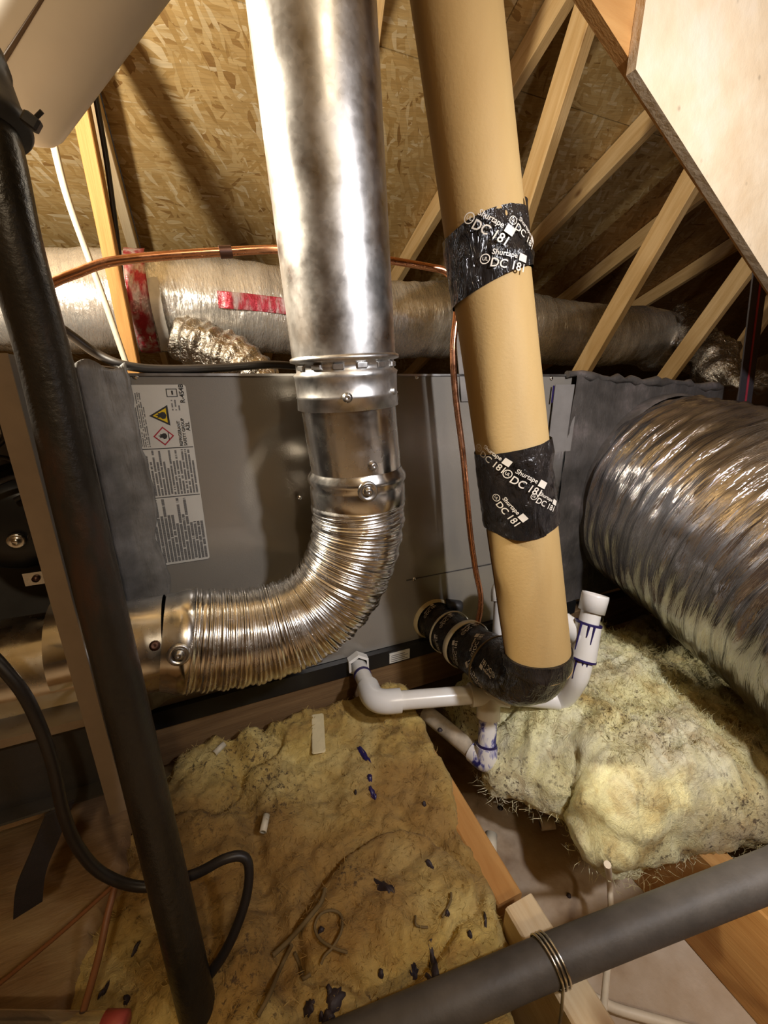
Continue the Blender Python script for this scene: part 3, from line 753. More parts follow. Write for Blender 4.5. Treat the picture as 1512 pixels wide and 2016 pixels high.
sleeve('foam_sleeve', sB - 0.01, sC + 0.01, SR + 0.0006, 'buff_foam', rf=lambda s, a: 0.0006 * math.sin(2*a + 8*s))
sleeve('foam_sleeve', sD - 0.01, s_top, SR + 0.0003, 'buff_foam', rf=lambda s, a: 0.0006 * math.sin(2*a + 5*s))
mb = MB(); mb.tube([riser_pt(s_at(1300) + (sA - s_at(1300)) * k / 12, -1.98 + 0.02 * math.sin(k), SR + 0.0002) for k in range(13)], 0.0012, 6); mb.build('foam_seam', 'brown_stain', suc)
def wr(seed, amp=0.0022):
    return lambda s, a: float(fbm(a * 0.05 + (0.02 if a > 3.14 else 0) * 0, s, [(0.02, amp), (0.007, amp * 0.5)], seed)) * (0.55 + 0.45 * math.cos(a * 0.5) ** 2) + 0.0018
t1 = sleeve('tape_wrap', sA, sB, SR + 0.001, 'black_tape', 44, lambda a: -0.006 * math.cos(a) + 0.003 * math.sin(3 * a), lambda a: 0.002 * math.sin(a), wr(31), 96)
t2 = sleeve('tape_wrap', sC, sD, SR + 0.001, 'black_tape', 44, lambda a: 0.010 * math.sin(a) + 0.006 * math.cos(a), lambda a: 0.004 * math.cos(2 * a) + (0.010 if math.sin(a) > 0.55 and math.cos(a) > -0.3 else -0.002), wr(37), 96)
def tape_mark(parent, kind, s_, a, size, rot, r=SR + 0.0052, pt=riser_pt):
    """printed mark on tape: lettering, block and ring, wrapped round the pipe"""
    parts = []
    if kind == 'text181': parts = [(text_geo('DC 181', size), 0, 0)]
    mb = MB(); c, sn = math.cos(rot), math.sin(rot)
    def put(vs, fs):
        out = []
        for q in vs:
            x = q[0] * c - q[1] * sn; y = q[0] * sn + q[1] * c
            out.append(pt(s_ + y, a + x / SR, r))
        mb.poly(out, fs)
    def rect(x0, y0, x1, y1, nn=8):
        vs = []; fs = []
        for i in range(nn + 1): x = x0 + (x1 - x0) * i / nn; vs += [(x, y0), (x, y1)]
        for i in range(nn): fs.append((2*i, 2*i+2, 2*i+3, 2*i+1))
        put(vs, fs)
    v, f = text_geo('DC 181', size); put([(p.x, p.y) for p in v], f)
    v, f = text_geo('Shurtape', size * 0.62); put([(p.x - size * 0.55, p.y + size * 0.86) for p in v], f)
    rect(size * 0.75, size * 0.55, size * 1.55, size * 1.2)
    ring = []; fs = []
    for k in range(20):
        t_ = 2 * math.pi * k / 20
        for rr in (0.34, 0.42): ring.append((-size * 2.1 + size * rr * math.cos(t_), size * 0.25 + size * rr * math.sin(t_)))
    for k in range(20): j = (k+1) % 20; fs.append((2*k, 2*k+1, 2*j+1, 2*j))
    put(ring, fs); v, f = text_geo('UL', size * 0.4); put([(p.x - size * 2.1, p.y + size * 0.25) for p in v], f)
    return mb.build('printed_mark', 'tape_print', parent)
mid = lambda p: p
def ang_at(px, py):
    """angle round the riser under a pixel"""
    s_ = s_at(py); c = project(riser_pt(s_, 0, SR))
    best = min(((abs(project(riser_pt(s_, a, SR))[0] - px), a) for a in np.linspace(-2.25, 0.7, 80)), key=lambda q: q[0]); return s_, best[1]
for par, marks in ((t1, ((1035, 945, 0.0125, -0.70), (1002, 990, 0.0115, -1.0), (972, 893, 0.0115, -0.75), (1070, 985, 0.0095, -0.7))), (t2, ((965, 490, 0.0125, -0.72), (1028, 505, 0.010, -0.7), (1000, 552, 0.0115, -0.35)))):
    for (px, py, sz, rt) in marks:
        s_, a_ = ang_at(px, py); tape_mark(par, 'm', s_, a_, sz, rt)
# taped horizontal run and elbow
Hole = onY(848, 1213, YF + 0.01)
E = S_bot + S_dir * s_at(1300)
hp = [Hole, V(Hole.x + 0.002, 0.60, Hole.z + 0.006), V(E.x - 0.006, 0.53, Hole.z + 0.020), V(E.x - 0.007, E.y + 0.075, Hole.z + 0.036), V(E.x - 0.005, E.y + 0.025, Hole.z + 0.056), V(E.x - 0.002, E.y + 0.003, Hole.z + 0.088), E + S_dir * 0.03]
hpath = smooth_path(hp, 14)
def wr2(s, a): return float(fbm(a * 0.045, s, [(0.022, 0.0032), (0.008, 0.0016)], 51)) * (0.5 + 0.5 * math.cos(a / 2) ** 2)
mb = MB(); rads = [0.039 + 0.006 * min(1, k / (len(hpath) * 0.6)) for k in range(len(hpath))]
for k in range(len(hpath) - 12, len(hpath)): rads[k] = 0.0482
mb.tube(hpath[:-5], rads[:-5], 72, True, wr2); te = mb.build('taped_elbow', 'black_tape', suc)
def run_pt_factory():
    S_ = [0]; 
    for i in range(1, len(hpath)): S_.append(S_[-1] + (hpath[i] - hpath[i-1]).length)
    def pt(s_, a, r):
        s_ = max(0, min(S_[-1] - 1e-4, s_)); i = max(k for k in range(len(S_)) if S_[k] <= s_); i = min(i, len(hpath) - 2)
        f = (s_ - S_[i]) / max(1e-6, S_[i+1] - S_[i]); c = hpath[i].lerp(hpath[i+1], f); T = (hpath[min(i+2, len(hpath)-1)] - hpath[max(0,i-1)]).normalized()
        n0 = (V(0,0,1) - T * T.z); n0 = n0.normalized() if n0.length > 0.2 else V(0, 1, 0); b_ = T.cross(n0); rad = rads[i] * (1 - f) + rads[i+1] * f
        return c + (n0 * math.cos(a) + b_ * math.sin(a)) * (rad + r)
    return pt, S_[-1]
rpt, rL = run_pt_factory()
for (f, a, sz, rt) in ((0.10, 0.5, 0.009, 3.3), (0.27, 0.35, 0.010, 3.35), (0.285, 1.5, 0.009, 3.5), (0.45, 0.1, 0.010, 3.4), (0.47, 1.25, 0.010, 3.5), (0.58, 0.5, 0.011, 3.6), (0.62, 1.5, 0.011, 3.9), (0.70, 2.3, 0.011, 4.2), (0.60, -0.9, 0.010, 3.4), (0.72, 1.1, 0.010, 4.4)):
    tape_mark(te, 'm', f * rL, a, sz, rt, 0.0042, rpt)
def band(f, tilt, wdt, mat='cream_band', name='band', r=0.0035):
    mb = MB(); vs = []; fs = []; seg = 48
    for k in range(seg):
        a = 2 * math.pi * k / seg
        for q in (-1, 1): vs.append(rpt(f * rL + q * wdt / 2 + tilt * math.cos(a), a, r))
    for k in range(seg): j = (k+1) % seg; fs.append((2*k, 2*k+1, 2*j+1, 2*j))
    mb.poly(vs, fs, None, True); o = mb.build(name, mat, suc); sm = o.modifiers.new('s', 'SOLIDIFY'); sm.thickness = 0.0016; return o
band(0.37, 0.008, 0.013); band(0.205, 0.004, 0.005); band(0.60, 0.012, 0.0035, 'twig', 'thin_tie', 0.004)
mb = MB(); mb.lathe(Hole + V(0, -0.004, 0), (0.02, -1, 0), [(-0.004, 0.048), (0.004, 0.047), (0.010, 0.045), (0.012, 0.041)], 40)
mb.build('foam_gasket', 'paint_stick', suc)
mb = MB(); q = onY(878, 1192, YF - 0.01); mb.lathe(q, (0.9, -0.35, -0.1), [(0, 0.0), (0, 0.014), (0.03, 0.013), (0.034, 0.010), (0.034, 0.0)], 20); mb.build('rubber_plug', 'black_rubber', coil)

# ------------------------------------------------------------------ copper liquid line
cop = thing('copper_line', 'bare copper liquid line bending down from above the cabinet to the taped elbow', 'pipe', onY(940, 1230, 0.52))
pts = [onY(60, 580, 0.62), onY(105, 556, 0.62), onY(150, 538, 0.62), onY(215, 516, 0.62), onY(320, 504, 0.62), onY(440, 496, 0.62), onY(545, 491, 0.62), onY(660, 496, 0.62), onY(770, 513, 0.62), onY(845, 526, 0.62), onY(878, 535, 0.615), onY(895, 562, 0.61), onY(899, 610, 0.605), onY(892, 690, 0.60), onY(897, 780, 0.60), onY(912, 900, 0.59), onY(925, 1040, 0.58), onY(936, 1120, 0.57), onY(946, 1170, 0.56), onY(945, 1205, 0.555), onY(938, 1232, 0.55)]
cpath = smooth_path(pts, 10); mb = MB(); mb.tube(cpath, 0.0052, 14); mb.build('tube', 'copper', cop)
mb = MB(); j0 = onY(432, 496.5, 0.62); mb.tube([j0, onY(456, 495.5, 0.62)], 0.0074, 14); mb.build('brazed_joint', 'copper_burnt', cop)

# ------------------------------------------------------------------ black iron pipe at the left
bi = thing('iron_pipe', 'rusty black iron pipe standing in front of the furnace', 'pipe', at(400, 2016, 0.41))
k_ = 0.043 * 820; pr_ = 0.0178
bpts = [at(-25, 250, k_ / 122), at(27, 480, k_ / 117), at(92, 720, k_ / 109), at(160, 1020, k_ / 102), at(275, 1500, k_ / 90), at(396, 2016, k_ / 82)]
dl = (bpts[-1] - bpts[-2]).normalized(); bpts.append(bpts[-1] + dl * 0.16)
A0, B0 = bpts[0], bpts[-1]
mb = MB(); tl_ = (at(-66, 100, k_ / 122) - at(-8, 258, k_ / 122)).normalized(); mb.tube(smooth_path([A0 + tl_ * 0.75, A0 + tl_ * 0.08] + bpts, 10), pr_, 40); mb.build('pipe', 'black_iron', bi)
cc = at(-8, 160, k_ / 124); cd = (at(22, 285, k_ / 121) - cc)
mb = MB(); d_ = tl_; st_ = at(-9, 262, k_ / 122)
mb.lathe(st_, d_, [(-0.002, 0.0), (0, 0.020), (0.003, 0.0225), (0.010, 0.0228), (0.013, 0.0205), (0.045, 0.0205), (0.047, 0.022), (0.06, 0.022), (0.062, 0.0205), (0.10, 0.0205), (0.102, 0.0)], 40); cou = mb.build('rubber_coupling', 'black_rubber', bi)
q = at(62, 240, k_ / 124 ); mb = MB(); mb.rbox((-0.005, -0.004, -0.004), (0.005, 0.004, 0.004), 0.0015, Matrix.Translation(q) @ Matrix.Rotation(0.6, 4, 'Y')); mb.tube([q, q + V(0.008, -0.003, 0.006)], 0.0014, 8); mb.build('clamp_screw', 'black_rubber', cou)

# white wrapped duct at the top corner
wa, wb = at(20, 178, 0.50), at(190, -80, 0.44)
wd_ = thing('white_duct', 'round white duct with a dark seam at the top corner above the iron pipe', 'duct', wa)
ext = (wb - wa).normalized()
mb = MB(); n_ = 24; pth = [wa - ext * 0.028, wa - ext * 0.024, wa - ext * 0.012] + lerp_path(wa, wb + ext * 0.5, 20)
mb.tube(pth, [0.030, 0.046, 0.055] + [0.058] * 21, 48); mb.build('jacket', 'white_wrap', wd_)
# seam towards the camera
sdv = (EYE - wa); sdv = (sdv - ext * sdv.dot(ext)).normalized(); side_ = ext.cross(sdv)
if side_.dot(RIGHT) > 0: side_ = -side_
an = 0.25; sn_ = sdv * math.cos(an) + side_ * math.sin(an)
mb = MB(); sp_ = [wa + ext * (0.005 + 0.6 * k / 30) + sn_ * 0.0578 for k in range(31)]; mb.tube(sp_, [0.0032 - 0.0018 * min(1, k / 6) for k in range(31)], 8); mb.build('seam', 'brown_stain', wd_)

# ------------------------------------------------------------------ foil duct in the background
FD = V(0, 1.98, CZ + 0.262); fr = 0.170
fd = thing('foil_duct', 'long silver foil-wrapped duct running behind the cabinet under the roof', 'duct', (0.5, 1.98, CZ + 0.1))
xs = np.linspace(-1.6, 2.75, 200)
pth = [V(x, FD.y + 0.02 * math.sin(x * 3), FD.z + 0.012 * math.sin(x * 5 + 1) - 0.02 * max(0, x - 1.0)) for x in xs]
pth += [V(2.75 + 0.16 * math.sin(a), FD.y + 0.16 * (1 - math.cos(a)), FD.z - 0.035 - 0.02 * a) for a in np.linspace(0.1, 1.4, 10)]
mb = MB(); mb.tube(pth, fr, 64, True, lambda s, a: float(fbm(s, a * 0.2, [(0.11, 0.007), (0.03, 0.003)], 71)) + 0.002 * math.sin(s * 210)); jk = mb.build('jacket', 'foil_wrap', fd)
def arc_sleeve(x0, x1, a0, a1, r, mat, name, parent, tilt=0.0, n=8):
    mb = MB(); vs = []; fs = []; m = 24
    for i in range(n + 1):
        for k in range(m + 1):
            a = a0 + (a1 - a0) * k / m; x = x0 + (x1 - x0) * i / n + tilt * math.cos(a)
            c = V(x, FD.y + 0.02 * math.sin(x * 3), FD.z + 0.012 * math.sin(x * 5 + 1) - 0.02 * max(0, x - 1.0))
            rr = r + float(fbm(x, a * 0.2, [(0.03, 0.0025)], 77))
            vs.append(c + V(0, -math.sin(a) * rr, math.cos(a) * rr))
    for i in range(n):
        for k in range(m): q = i*(m+1)+k; fs.append((q, q+1, q+m+2, q+m+1))
    mb.poly(vs, fs, None, True); o = mb.build(name, mat, parent); sm = o.modifiers.new('s', 'SOLIDIFY'); sm.thickness = 0.002; return o
def duct_x(px, py=600): return onY(px, py, FD.y - fr).x
xr0 = duct_x(278); arc_sleeve(xr0 - 0.035, xr0 + 0.03, 0.15, 3.0, fr + 0.009, 'red_print', 'red_tape_band', fd, 0.0)
arc_sleeve(duct_x(430), duct_x(640), 1.42, 1.75, fr + 0.0085, 'red_print', 'red_print_strip', fd)
# hanging straps
def strap(name, pts, wdt, th, mat, label, wdir=(1, 0, 0), cat='strap', group=None):
    mb = MB(); P = smooth_path(pts, 8); W_ = Vector(wdir).normalized() * wdt / 2; vs = []; fs = []
    for i, p in enumerate(P):
        T = (P[min(i+1, len(P)-1)] - P[max(0, i-1)]).normalized(); N = T.cross(W_).normalized() * th / 2
        vs += [p - W_ - N, p + W_ - N, p + W_ + N, p - W_ + N]
    for i in range(len(P) - 1):
        for k in range(4): j = (k+1) % 4; fs.append((4*i+k, 4*i+j, 4*i+4+j, 4*i+4+k))
    fs += [(3,2,1,0), tuple(4*(len(P)-1)+k for k in range(4))]
    mb.poly(vs, fs); o = mb.build(name, mat); tag(o, label, cat, group); return o
yf = FD.y - fr - 0.014
strap('duct_strap', [onY(286, 503, yf + 0.11), onY(296, 535, yf + 0.04), onY(303, 570, yf + 0.004), onY(310, 610, yf - 0.006), onY(322, 660, yf + 0.03), onY(328, 690, yf + 0.10)], 0.036, 0.003, 'white_plastic', 'white plastic hanger strap round the foil duct beside the red band')
yw = 1.55
def cable(name, pts, r, mat, label, cat='cable', group=None, seg=10):
    mb = MB(); mb.tube(smooth_path(pts, 10), r, seg); o = mb.build(name, mat); tag(o, label, cat, group); return o
cable('white_cable', [onY(70, 150, 1.40), onY(100, 260, 1.42), onY(130, 380, 1.46), onY(172, 500, 1.52), onY(205, 590, 1.55), onY(250, 720, 1.58)], 0.0085, 'white_cable', 'white cable running down beside the orange truss web')
cable('grey_cable', [onY(172, 95, 1.60), onY(190, 200, 1.62), onY(212, 330, 1.66), onY(232, 480, 1.70), onY(245, 600, 1.72), onY(262, 720, 1.74)], 0.0075, 'black_cable', 'dark cable hanging between the left truss web and the pale rafter')
cable('black_cable', [onY(90, 625, 0.80), onY(140, 660, 0.80), onY(190, 696, 0.80), onY(245, 719, 0.78), onY(320, 727, 0.78), onY(440, 724, 0.78), onY(530, 718, 0.79), onY(590, 722, 0.82), onY(640, 730, 0.9)], 0.0068, 'black_cable', 'black cable lying along the top edge of the coil cabinet')
# small foil branch dropping from the duct
br = thing('foil_branch_duct', 'crinkled foil branch duct sagging below the long duct behind the cabinet', 'duct', onY(450, 720, 1.75))
mb = MB(); mb.tube(smooth_path([onY(360, 668, 1.86), onY(420, 690, 1.80), onY(475, 715, 1.76), onY(520, 770, 1.74), onY(540, 850, 1.74)], 16), 0.085, 40, True, lambda s, a: 0.005 * math.sin(s * 160) + float(fbm(s, a * 0.1, [(0.04, 0.012)], 5))); mb.build('jacket', 'crumpled_foil', br)
bd = thing('foil_duct_end', 'dark crumpled foil duct end in the gloom behind the plenum', 'duct', onY(1400, 760, 1.7))
mb = MB(); mb.tube(smooth_path([onY(1330, 640, 2.0), onY(1385, 690, 1.7), onY(1430, 745, 1.5), onY(1490, 800, 1.3)], 14), 0.12, 40, True, lambda s, a: float(fbm(s, a * 0.1, [(0.07, 0.03), (0.02, 0.008)], 15))); mb.build('jacket', 'crumpled_foil', bd)
strap('hanger_strap', [onY(888, 480, 1.0), onY(905, 600, 0.80), onY(912, 690, 0.69), onY(918, 760, YF - 0.004), onY(920, 790, YF - 0.004)], 0.026, 0.002, 'grey_strap', 'thin grey metal hanger strap screwed to the cabinet face behind the copper line')
# black strap with red stripe
rs = thing('webbing_strap', 'black webbing strap with a red stripe hanging over the plenum', 'strap', onY(1465, 800, 0.62))
yy = 0.60
sp0, sp1 = onY(1512, 430, yy), onY(1462, 830, yy)
mb = MB(); mb.prism([sp0 + V(-0.026, 0, 0), sp1 + V(-0.026, 0, 0), sp1 + V(0.026, 0, 0), sp0 + V(0.026, 0, 0)], (0, 0.003, 0)); mb.build('webbing', 'strap_black', rs)
mb = MB(); mb.prism([sp0 + V(-0.003, -0.0015, 0), sp1 + V(-0.003, -0.0015, 0), sp1 + V(0.003, -0.0015, 0), sp0 + V(0.003, -0.0015, 0)], (0, 0.0012, 0)); mb.build('stripe', 'red_stripe', rs)

# ------------------------------------------------------------------ plenum and big flexible duct
ple = thing('plenum', 'grey sheet metal plenum smeared with mastic beside the coil cabinet', 'plenum', (1.1, 0.95, ZB))
mb = MB(); vs = []; fs = []; nx, nz = 90, 60
for j in range(nz + 1):
    for i in range(nx + 1):
        x = XR + (1.75 - XR) * i / nx; zt = ZT - 0.058 * max(0, (x - XR)) + 0.0; z = ZB + (zt - ZB) * j / nz
        y = YF - 0.010 + float(fbm(x, z, [(0.08, 0.004), (0.02, 0.0015)], 21))
        vs.append((x, y, z))
for j in range(nz):
    for i in range(nx): a = j*(nx+1)+i; fs.append((a, a+1, a+nx+2, a+nx+1))
mb.poly(vs, fs, None, True); mb.build('face_panel', 'mastic_dark', ple)
mb = MB(); mb.prism([V(XR, YF + 0.006, ZB), V(1.75, YF + 0.006, ZB), V(1.75, YF + 0.006, ZT - 0.06), V(XR, YF + 0.006, ZT - 0.001)], (0, 0.5, 0)); mb.build('body', 'inner_panel', ple)
r4 = random.Random(5); mb = MB(); n = 50
P = [V(XR - 0.02 + (1.0) * k / n, YF - 0.006 + r4.uniform(-0.003, 0.003), ZT - 0.058 * max(0, k / n * 1.0 - 0.02) + r4.uniform(-0.003, 0.003)) for k in range(n + 1)]
mb.tube(P, [0.007 + r4.uniform(-0.003, 0.004) for _ in P], 12); mb.build('mastic_bead', 'mastic_dark', ple)
# taped joint between coil and plenum with pale streaked strip
p0, p1 = onY(1088, 757, YF), onY(1132, 757, YF); q1 = onY(1135, 885, YF)
js = thing('joint_tape', 'streaky pale tape strip over the joint between cabinet and plenum', 'tape', V(p0.x, YF, q1.z))
mb = MB(); mb.box((p0.x, YF - 0.008, q1.z), (p1.x + 0.004, YF - 0.0065, p0.z)); mb.build('pale_strip', 'grey_strap', js)
mb = MB(); mb.box((p0.x + 0.004, YF - 0.007, ZB + 0.05), (p1.x + 0.012, YF - 0.0055, q1.z)); mb.build('foil_strip', 'foil_tape', js)
mb = MB(); b_ = onY(1088, 757, YF - 0.008); mb.box((b_.x + 0.001, YF - 0.0088, b_.z - 0.035), (b_.x + 0.0045, YF - 0.0081, b_.z - 0.002)); mb.build('blue_mark', 'primer_purple', js)

fx = thing('flex_duct', 'fat silver flexible duct bulging forward from the plenum', 'duct', (0.9, 0.3, 0.25))
FXP = [V(1.00, 0.66, CZ - 0.272), V(0.99, 0.58, CZ - 0.275), V(0.965, 0.45, CZ - 0.295), V(0.925, 0.27, CZ - 0.335), V(0.885, 0.08, CZ - 0.37), V(0.86, -0.15, CZ - 0.38), V(0.85, -0.5, CZ - 0.38)]
P = smooth_path(FXP, 60)
def fxr(s, a):
    w_ = float(fbm(s * 1.0 + 0.02 * math.sin(a * 2) + a * 0.02, a * 0.07 + s * 0.1, [(0.10, 0.007), (0.03, 0.0042), (0.011, 0.0026)], 41))
    e = max(0.0, 1 - s / 0.06)
    return w_ + 0.0014 * math.sin(2 * math.pi * (s / 0.026 + a / (2 * math.pi))) - 0.012 * e * e
mb = MB(); mb.tube(P, 0.232, 150, False, fxr); mb.build('jacket', 'flex_foil', fx)
mb = MB(); mb.lathe(V(1.0, 0.668, CZ - 0.272), (0, -1, 0), [(0, 0.236), (0.03, 0.236), (0.034, 0.231)], 64); mb.build('collar', 'mastic_dark', fx)

# ------------------------------------------------------------------ condensate drain
ZP = 0.296
dr = thing('condensate_drain', 'white PVC condensate drain with trap and purple primer under the suction line', 'drain pipe', onZ(960, 1500, 0.2))
pr = 0.0158; fr_ = 0.0205
def pipe(pts, r=pr, mat='pvc', name='pipe', n=10, seg=24): mb = MB(); mb.tube(smooth_path(pts, n), r, seg); return mb.build(name, mat, dr)
def fitting(pts, r=fr_, mat='pvc', name='fitting', n=10, lip=True):
    mb = MB(); P = smooth_path(pts, n); mb.tube(P, r, 28)
    return mb.build(name, mat, dr)
F0 = onY(706, 1312, YF - 0.016)
El = onZ(738, 1383, ZP); Rn = onZ(950, 1366, ZP); Ub = onZ(1098, 1378, ZP)
mb = MB(); mb.lathe(F0 + V(0, 0.012, 0.006), (El - F0), [(0, 0.0), (0, 0.021), (0.004, 0.023), (0.020, 0.023), (0.022, 0.018)], 6, False); mb.build('threaded_nut', 'pvc', dr)
d0 = (El - F0).normalized(); d1 = (Rn - El).normalized()
pipe([F0, El - d0 * 0.03], mat='pvc')
mb = MB(); mb.tube([F0 + d0 * 0.028, F0 + d0 * 0.034], pr + 0.0012, 24); mb.build('primer_ring', 'primer_purple', dr)
fitting([El - d0 * 0.045, El - d0 * 0.02, El + (d1 - d0) * 0.006, El + d1 * 0.02, El + d1 * 0.045], name='elbow')
mid_ = El.lerp(Ub, 0.55)
pipe([El + d1 * 0.03, Rn], name='pipe')
Te = Rn + d1 * 0.012
d2 = (Ub - Te).normalized()
fitting([Te - d1 * 0.035, Te, Te + d2 * 0.035], name='tee')
# drop leg below the tee
Dp = V(Te.x, Te.y, Te.z); bot = onZ(957, 1500, 0.185); dd = (bot - Dp).normalized()
fitting([Dp, Dp + dd * 0.042], name='tee_outlet')
pipe([Dp + dd * 0.03, bot], mat='pvc_primed', name='primed_pipe')
mb = MB(); mb.tube([bot - dd * 0.032, bot - dd * 0.026], pr + 0.0015, 24); mb.build('primer_ring', 'primer_purple', dr)
bk = onZ(838, 1402, 0.190); db = (bk - bot).normalized()
fitting([bot - dd * 0.028, bot - dd * 0.008, bot + db * 0.006, bot + db * 0.03], 0.0185, 'pvc_primed', 'lower_elbow')
pipe([bot + db * 0.02, bk], mat='dirty_pvc', name='dirty_pipe')
# trap: U-bend up to the stub with tee and open coupling
T0 = at(1150, 1262, 0.690); Tt = at(1171, 1176, 0.690); up_ = (Tt - T0).normalized()
lowr = at(1141, 1322, 0.690)
pipe([Te + d2 * 0.03, Ub - d2 * 0.015, Ub + d2 * 0.008 + V(0, 0, 0.003), lowr - up_ * 0.012, lowr + up_ * 0.03], mat='pvc', name='trap_bend', n=14)
fitting([lowr + up_ * 0.022, T0 + up_ * 0.030], 0.0205, 'pvc', 'stub_tee')
for s_, h_ in ((0.020, 0.004), (0.0, 0.0)):
    pass
mb = MB(); mb.tube([lowr + up_ * 0.020, lowr + up_ * 0.0235], 0.0212, 24); mb.build('primer_ring', 'primer_purple', dr)
mb = MB(); mb.tube([T0 + up_ * 0.0285, T0 + up_ * 0.032], 0.0210, 24); mb.build('primer_ring', 'primer_purple', dr)
for ang, L in ((-0.5, 0.045), (0.5, 0.03), (0.1, 0.02)):
    a_ = T0 + up_ * 0.03; n_ = (EYE - a_); n_ = (n_ - up_ * n_.dot(up_)).normalized(); b_ = up_.cross(n_); off = n_ * math.cos(ang) + b_ * math.sin(ang)
    mb = MB(); mb.tube([a_ + off * 0.0205, a_ + off * 0.0205 - up_ * L], [0.0022, 0.0008], 8); mb.build('primer_drip', 'primer_purple', dr)
    a2 = lowr + up_ * 0.02; mb = MB(); mb.tube([a2 + off * 0.0160, a2 + off * 0.0160 - up_ * L * 0.7], [0.0022, 0.0008], 8); mb.build('primer_drip', 'primer_purple', dr)
pipe([T0 + up_ * 0.02, Tt - up_ * 0.012], name='stub_pipe')
mb = MB(); mb.lathe(Tt - up_ * 0.024, up_, [(0, 0.0165), (0.0, 0.0205), (0.026, 0.0212), (0.030, 0.0205), (0.030, 0.0165), (0.010, 0.016), (0.010, 0.0)], 32); mb.build('open_coupling', 'pvc', dr)
bb = at(1040, 1178, 0.775); tb = T0 + up_ * 0.004; db2 = (bb - tb).normalized()
fitting([tb, tb + db2 * 0.042], 0.0200, 'pvc', 'tee_branch')
pipe([tb + db2 * 0.03, bb], name='branch_pipe')
pipe([at(990, 1165, 0.775), at(985, 1290, 0.76)], name='riser_pipe'); fitting([bb, at(1005, 1160, 0.785), at(990, 1162, 0.78), at(989, 1185, 0.775)], name='elbow')

# ------------------------------------------------------------------ floor timbers and insulation
def px_poly(lst, z): return [onZ(px, py, z) for px, py in lst]
def inside_dist(poly, X, Y):
    """signed distance, positive inside"""
    P = np.array([(p.x, p.y) for p in poly]); d = np.full(X.shape, 1e9); ins = np.zeros(X.shape, bool); n = len(P)
    for i in range(n):
        a, b = P[i], P[(i+1) % n]; e = b - a; w0, w1 = X - a[0], Y - a[1]
        t_ = np.clip((w0 * e[0] + w1 * e[1]) / (e @ e), 0, 1); d = np.minimum(d, np.hypot(w0 - e[0] * t_, w1 - e[1] * t_))
        c1 = (a[1] <= Y) & (b[1] > Y); c2 = (a[1] > Y) & (b[1] <= Y); cr_ = e[0] * w1 - e[1] * w0
        ins ^= (c1 & (cr_ > 0)) | (c2 & (cr_ < 0))
    return np.where(ins, d, -d)
def batt(name, poly, z0, hfun, mat, label, step=0.0045, edge=0.03, octs=((0.10, 0.012), (0.035, 0.006), (0.012, 0.003), (0.005, 0.0015)), seed=0, group='fibreglass insulation', ragged=0.012):
    xs_ = [p.x for p in poly]; ys_ = [p.y for p in poly]
    gx = np.arange(min(xs_) - 0.03, max(xs_) + 0.03, step); gy = np.arange(min(ys_) - 0.03, max(ys_) + 0.03, step)
    X, Y = np.meshgrid(gx, gy)
    d = inside_dist(poly, X, Y) + fbm(X, Y, [(0.07, ragged), (0.03, ragged * 0.35)], seed + 3)
    raw = d; d = np.maximum(raw, 0.0)
    gy_, gx_ = np.gradient(raw, step); gl = np.hypot(gx_, gy_) + 1e-6; gx_, gy_ = gx_ / gl, gy_ / gl
    t_ = np.clip(d / edge, 0, 1); ph = -0.75 + t_ * (math.pi / 2 + 0.75)
    c0_ = 1 - math.cos(0.75); dd = np.where(t_ < 1, edge * (1 - np.cos(ph)) - 0.0, d)
    mid_z = z0 + 0.45 * (hfun(X, Y) - z0)
    top = hfun(X, Y) + fbm(X, Y, octs, seed)
    Z = np.where(ph < 0, mid_z + (mid_z - z0) * np.sin(ph), mid_z + (top - mid_z) * np.sin(ph))
    sh = np.where(t_ < 1, dd - raw, 0.0); rough_ = (t_ < 1) * 1.0
    lump = fbm(X * 1.0 + Z, Y + Z * 0.7, [(0.03, 0.007), (0.012, 0.0035)], seed + 9) * rough_
    Xo = X + gx_ * (sh + lump); Yo = Y + gy_ * (sh + lump)
    keep = raw > -step * 0.75; idx = -np.ones(X.shape, int); idx[keep] = np.arange(keep.sum())
    vs = np.stack([Xo[keep], Yo[keep], Z[keep]], 1)
    q = keep[:-1, :-1] & keep[1:, :-1] & keep[:-1, 1:] & keep[1:, 1:]
    a, b, c, e = idx[:-1, :-1][q], idx[:-1, 1:][q], idx[1:, 1:][q], idx[1:, :-1][q]
    me = bpy.data.meshes.new(name); me.from_pydata(vs.tolist(), [], np.stack([a, b, c, e], 1).tolist())
    me.polygons.foreach_set('use_smooth', [True] * len(me.polygons)); me.materials.append(M[mat]); me.update()
    o = bpy.data.objects.new(name, me); COL.objects.link(o); tag(o, label, 'insulation', group); return o, (gx, gy, Z, keep)
ZI = 0.215
left_poly = [V(-0.115, 0.655, 0), V(0.325, 0.655, 0)] + [onZ(px, py, ZI) for px, py in ((835, 1400), (880, 1500), (915, 1600), (955, 1690), (1000, 1785), (1012, 1860), (1000, 1990))] + [V(0.24, 0.02, 0), V(-0.02, 0.02, 0), V(-0.26, 0.28, 0), V(-0.20, 0.5, 0)]
def h_left(X, Y):
    h = ZI + 0.0 * X + 0.014 * np.clip((Y - 0.5) / 0.15, 0, 1)
    # a sunken seam between two batts
    l = X - (0.02 + (Y - 0.2) * (-0.10)); h = h - 0.020 * np.exp(-(l / 0.016) ** 2) * (Y > 0.0)
    cr1 = vnoise(X / 0.16, Y / 0.16, 555) + 0.25 * vnoise(X / 0.05, Y / 0.05, 556); h = h - 0.016 * np.exp(-(cr1 / 0.035) ** 2)
    l2 = Y - (0.30 + X * 0.25); h = h - 0.010 * np.exp(-(l2 / 0.012) ** 2)
    return h
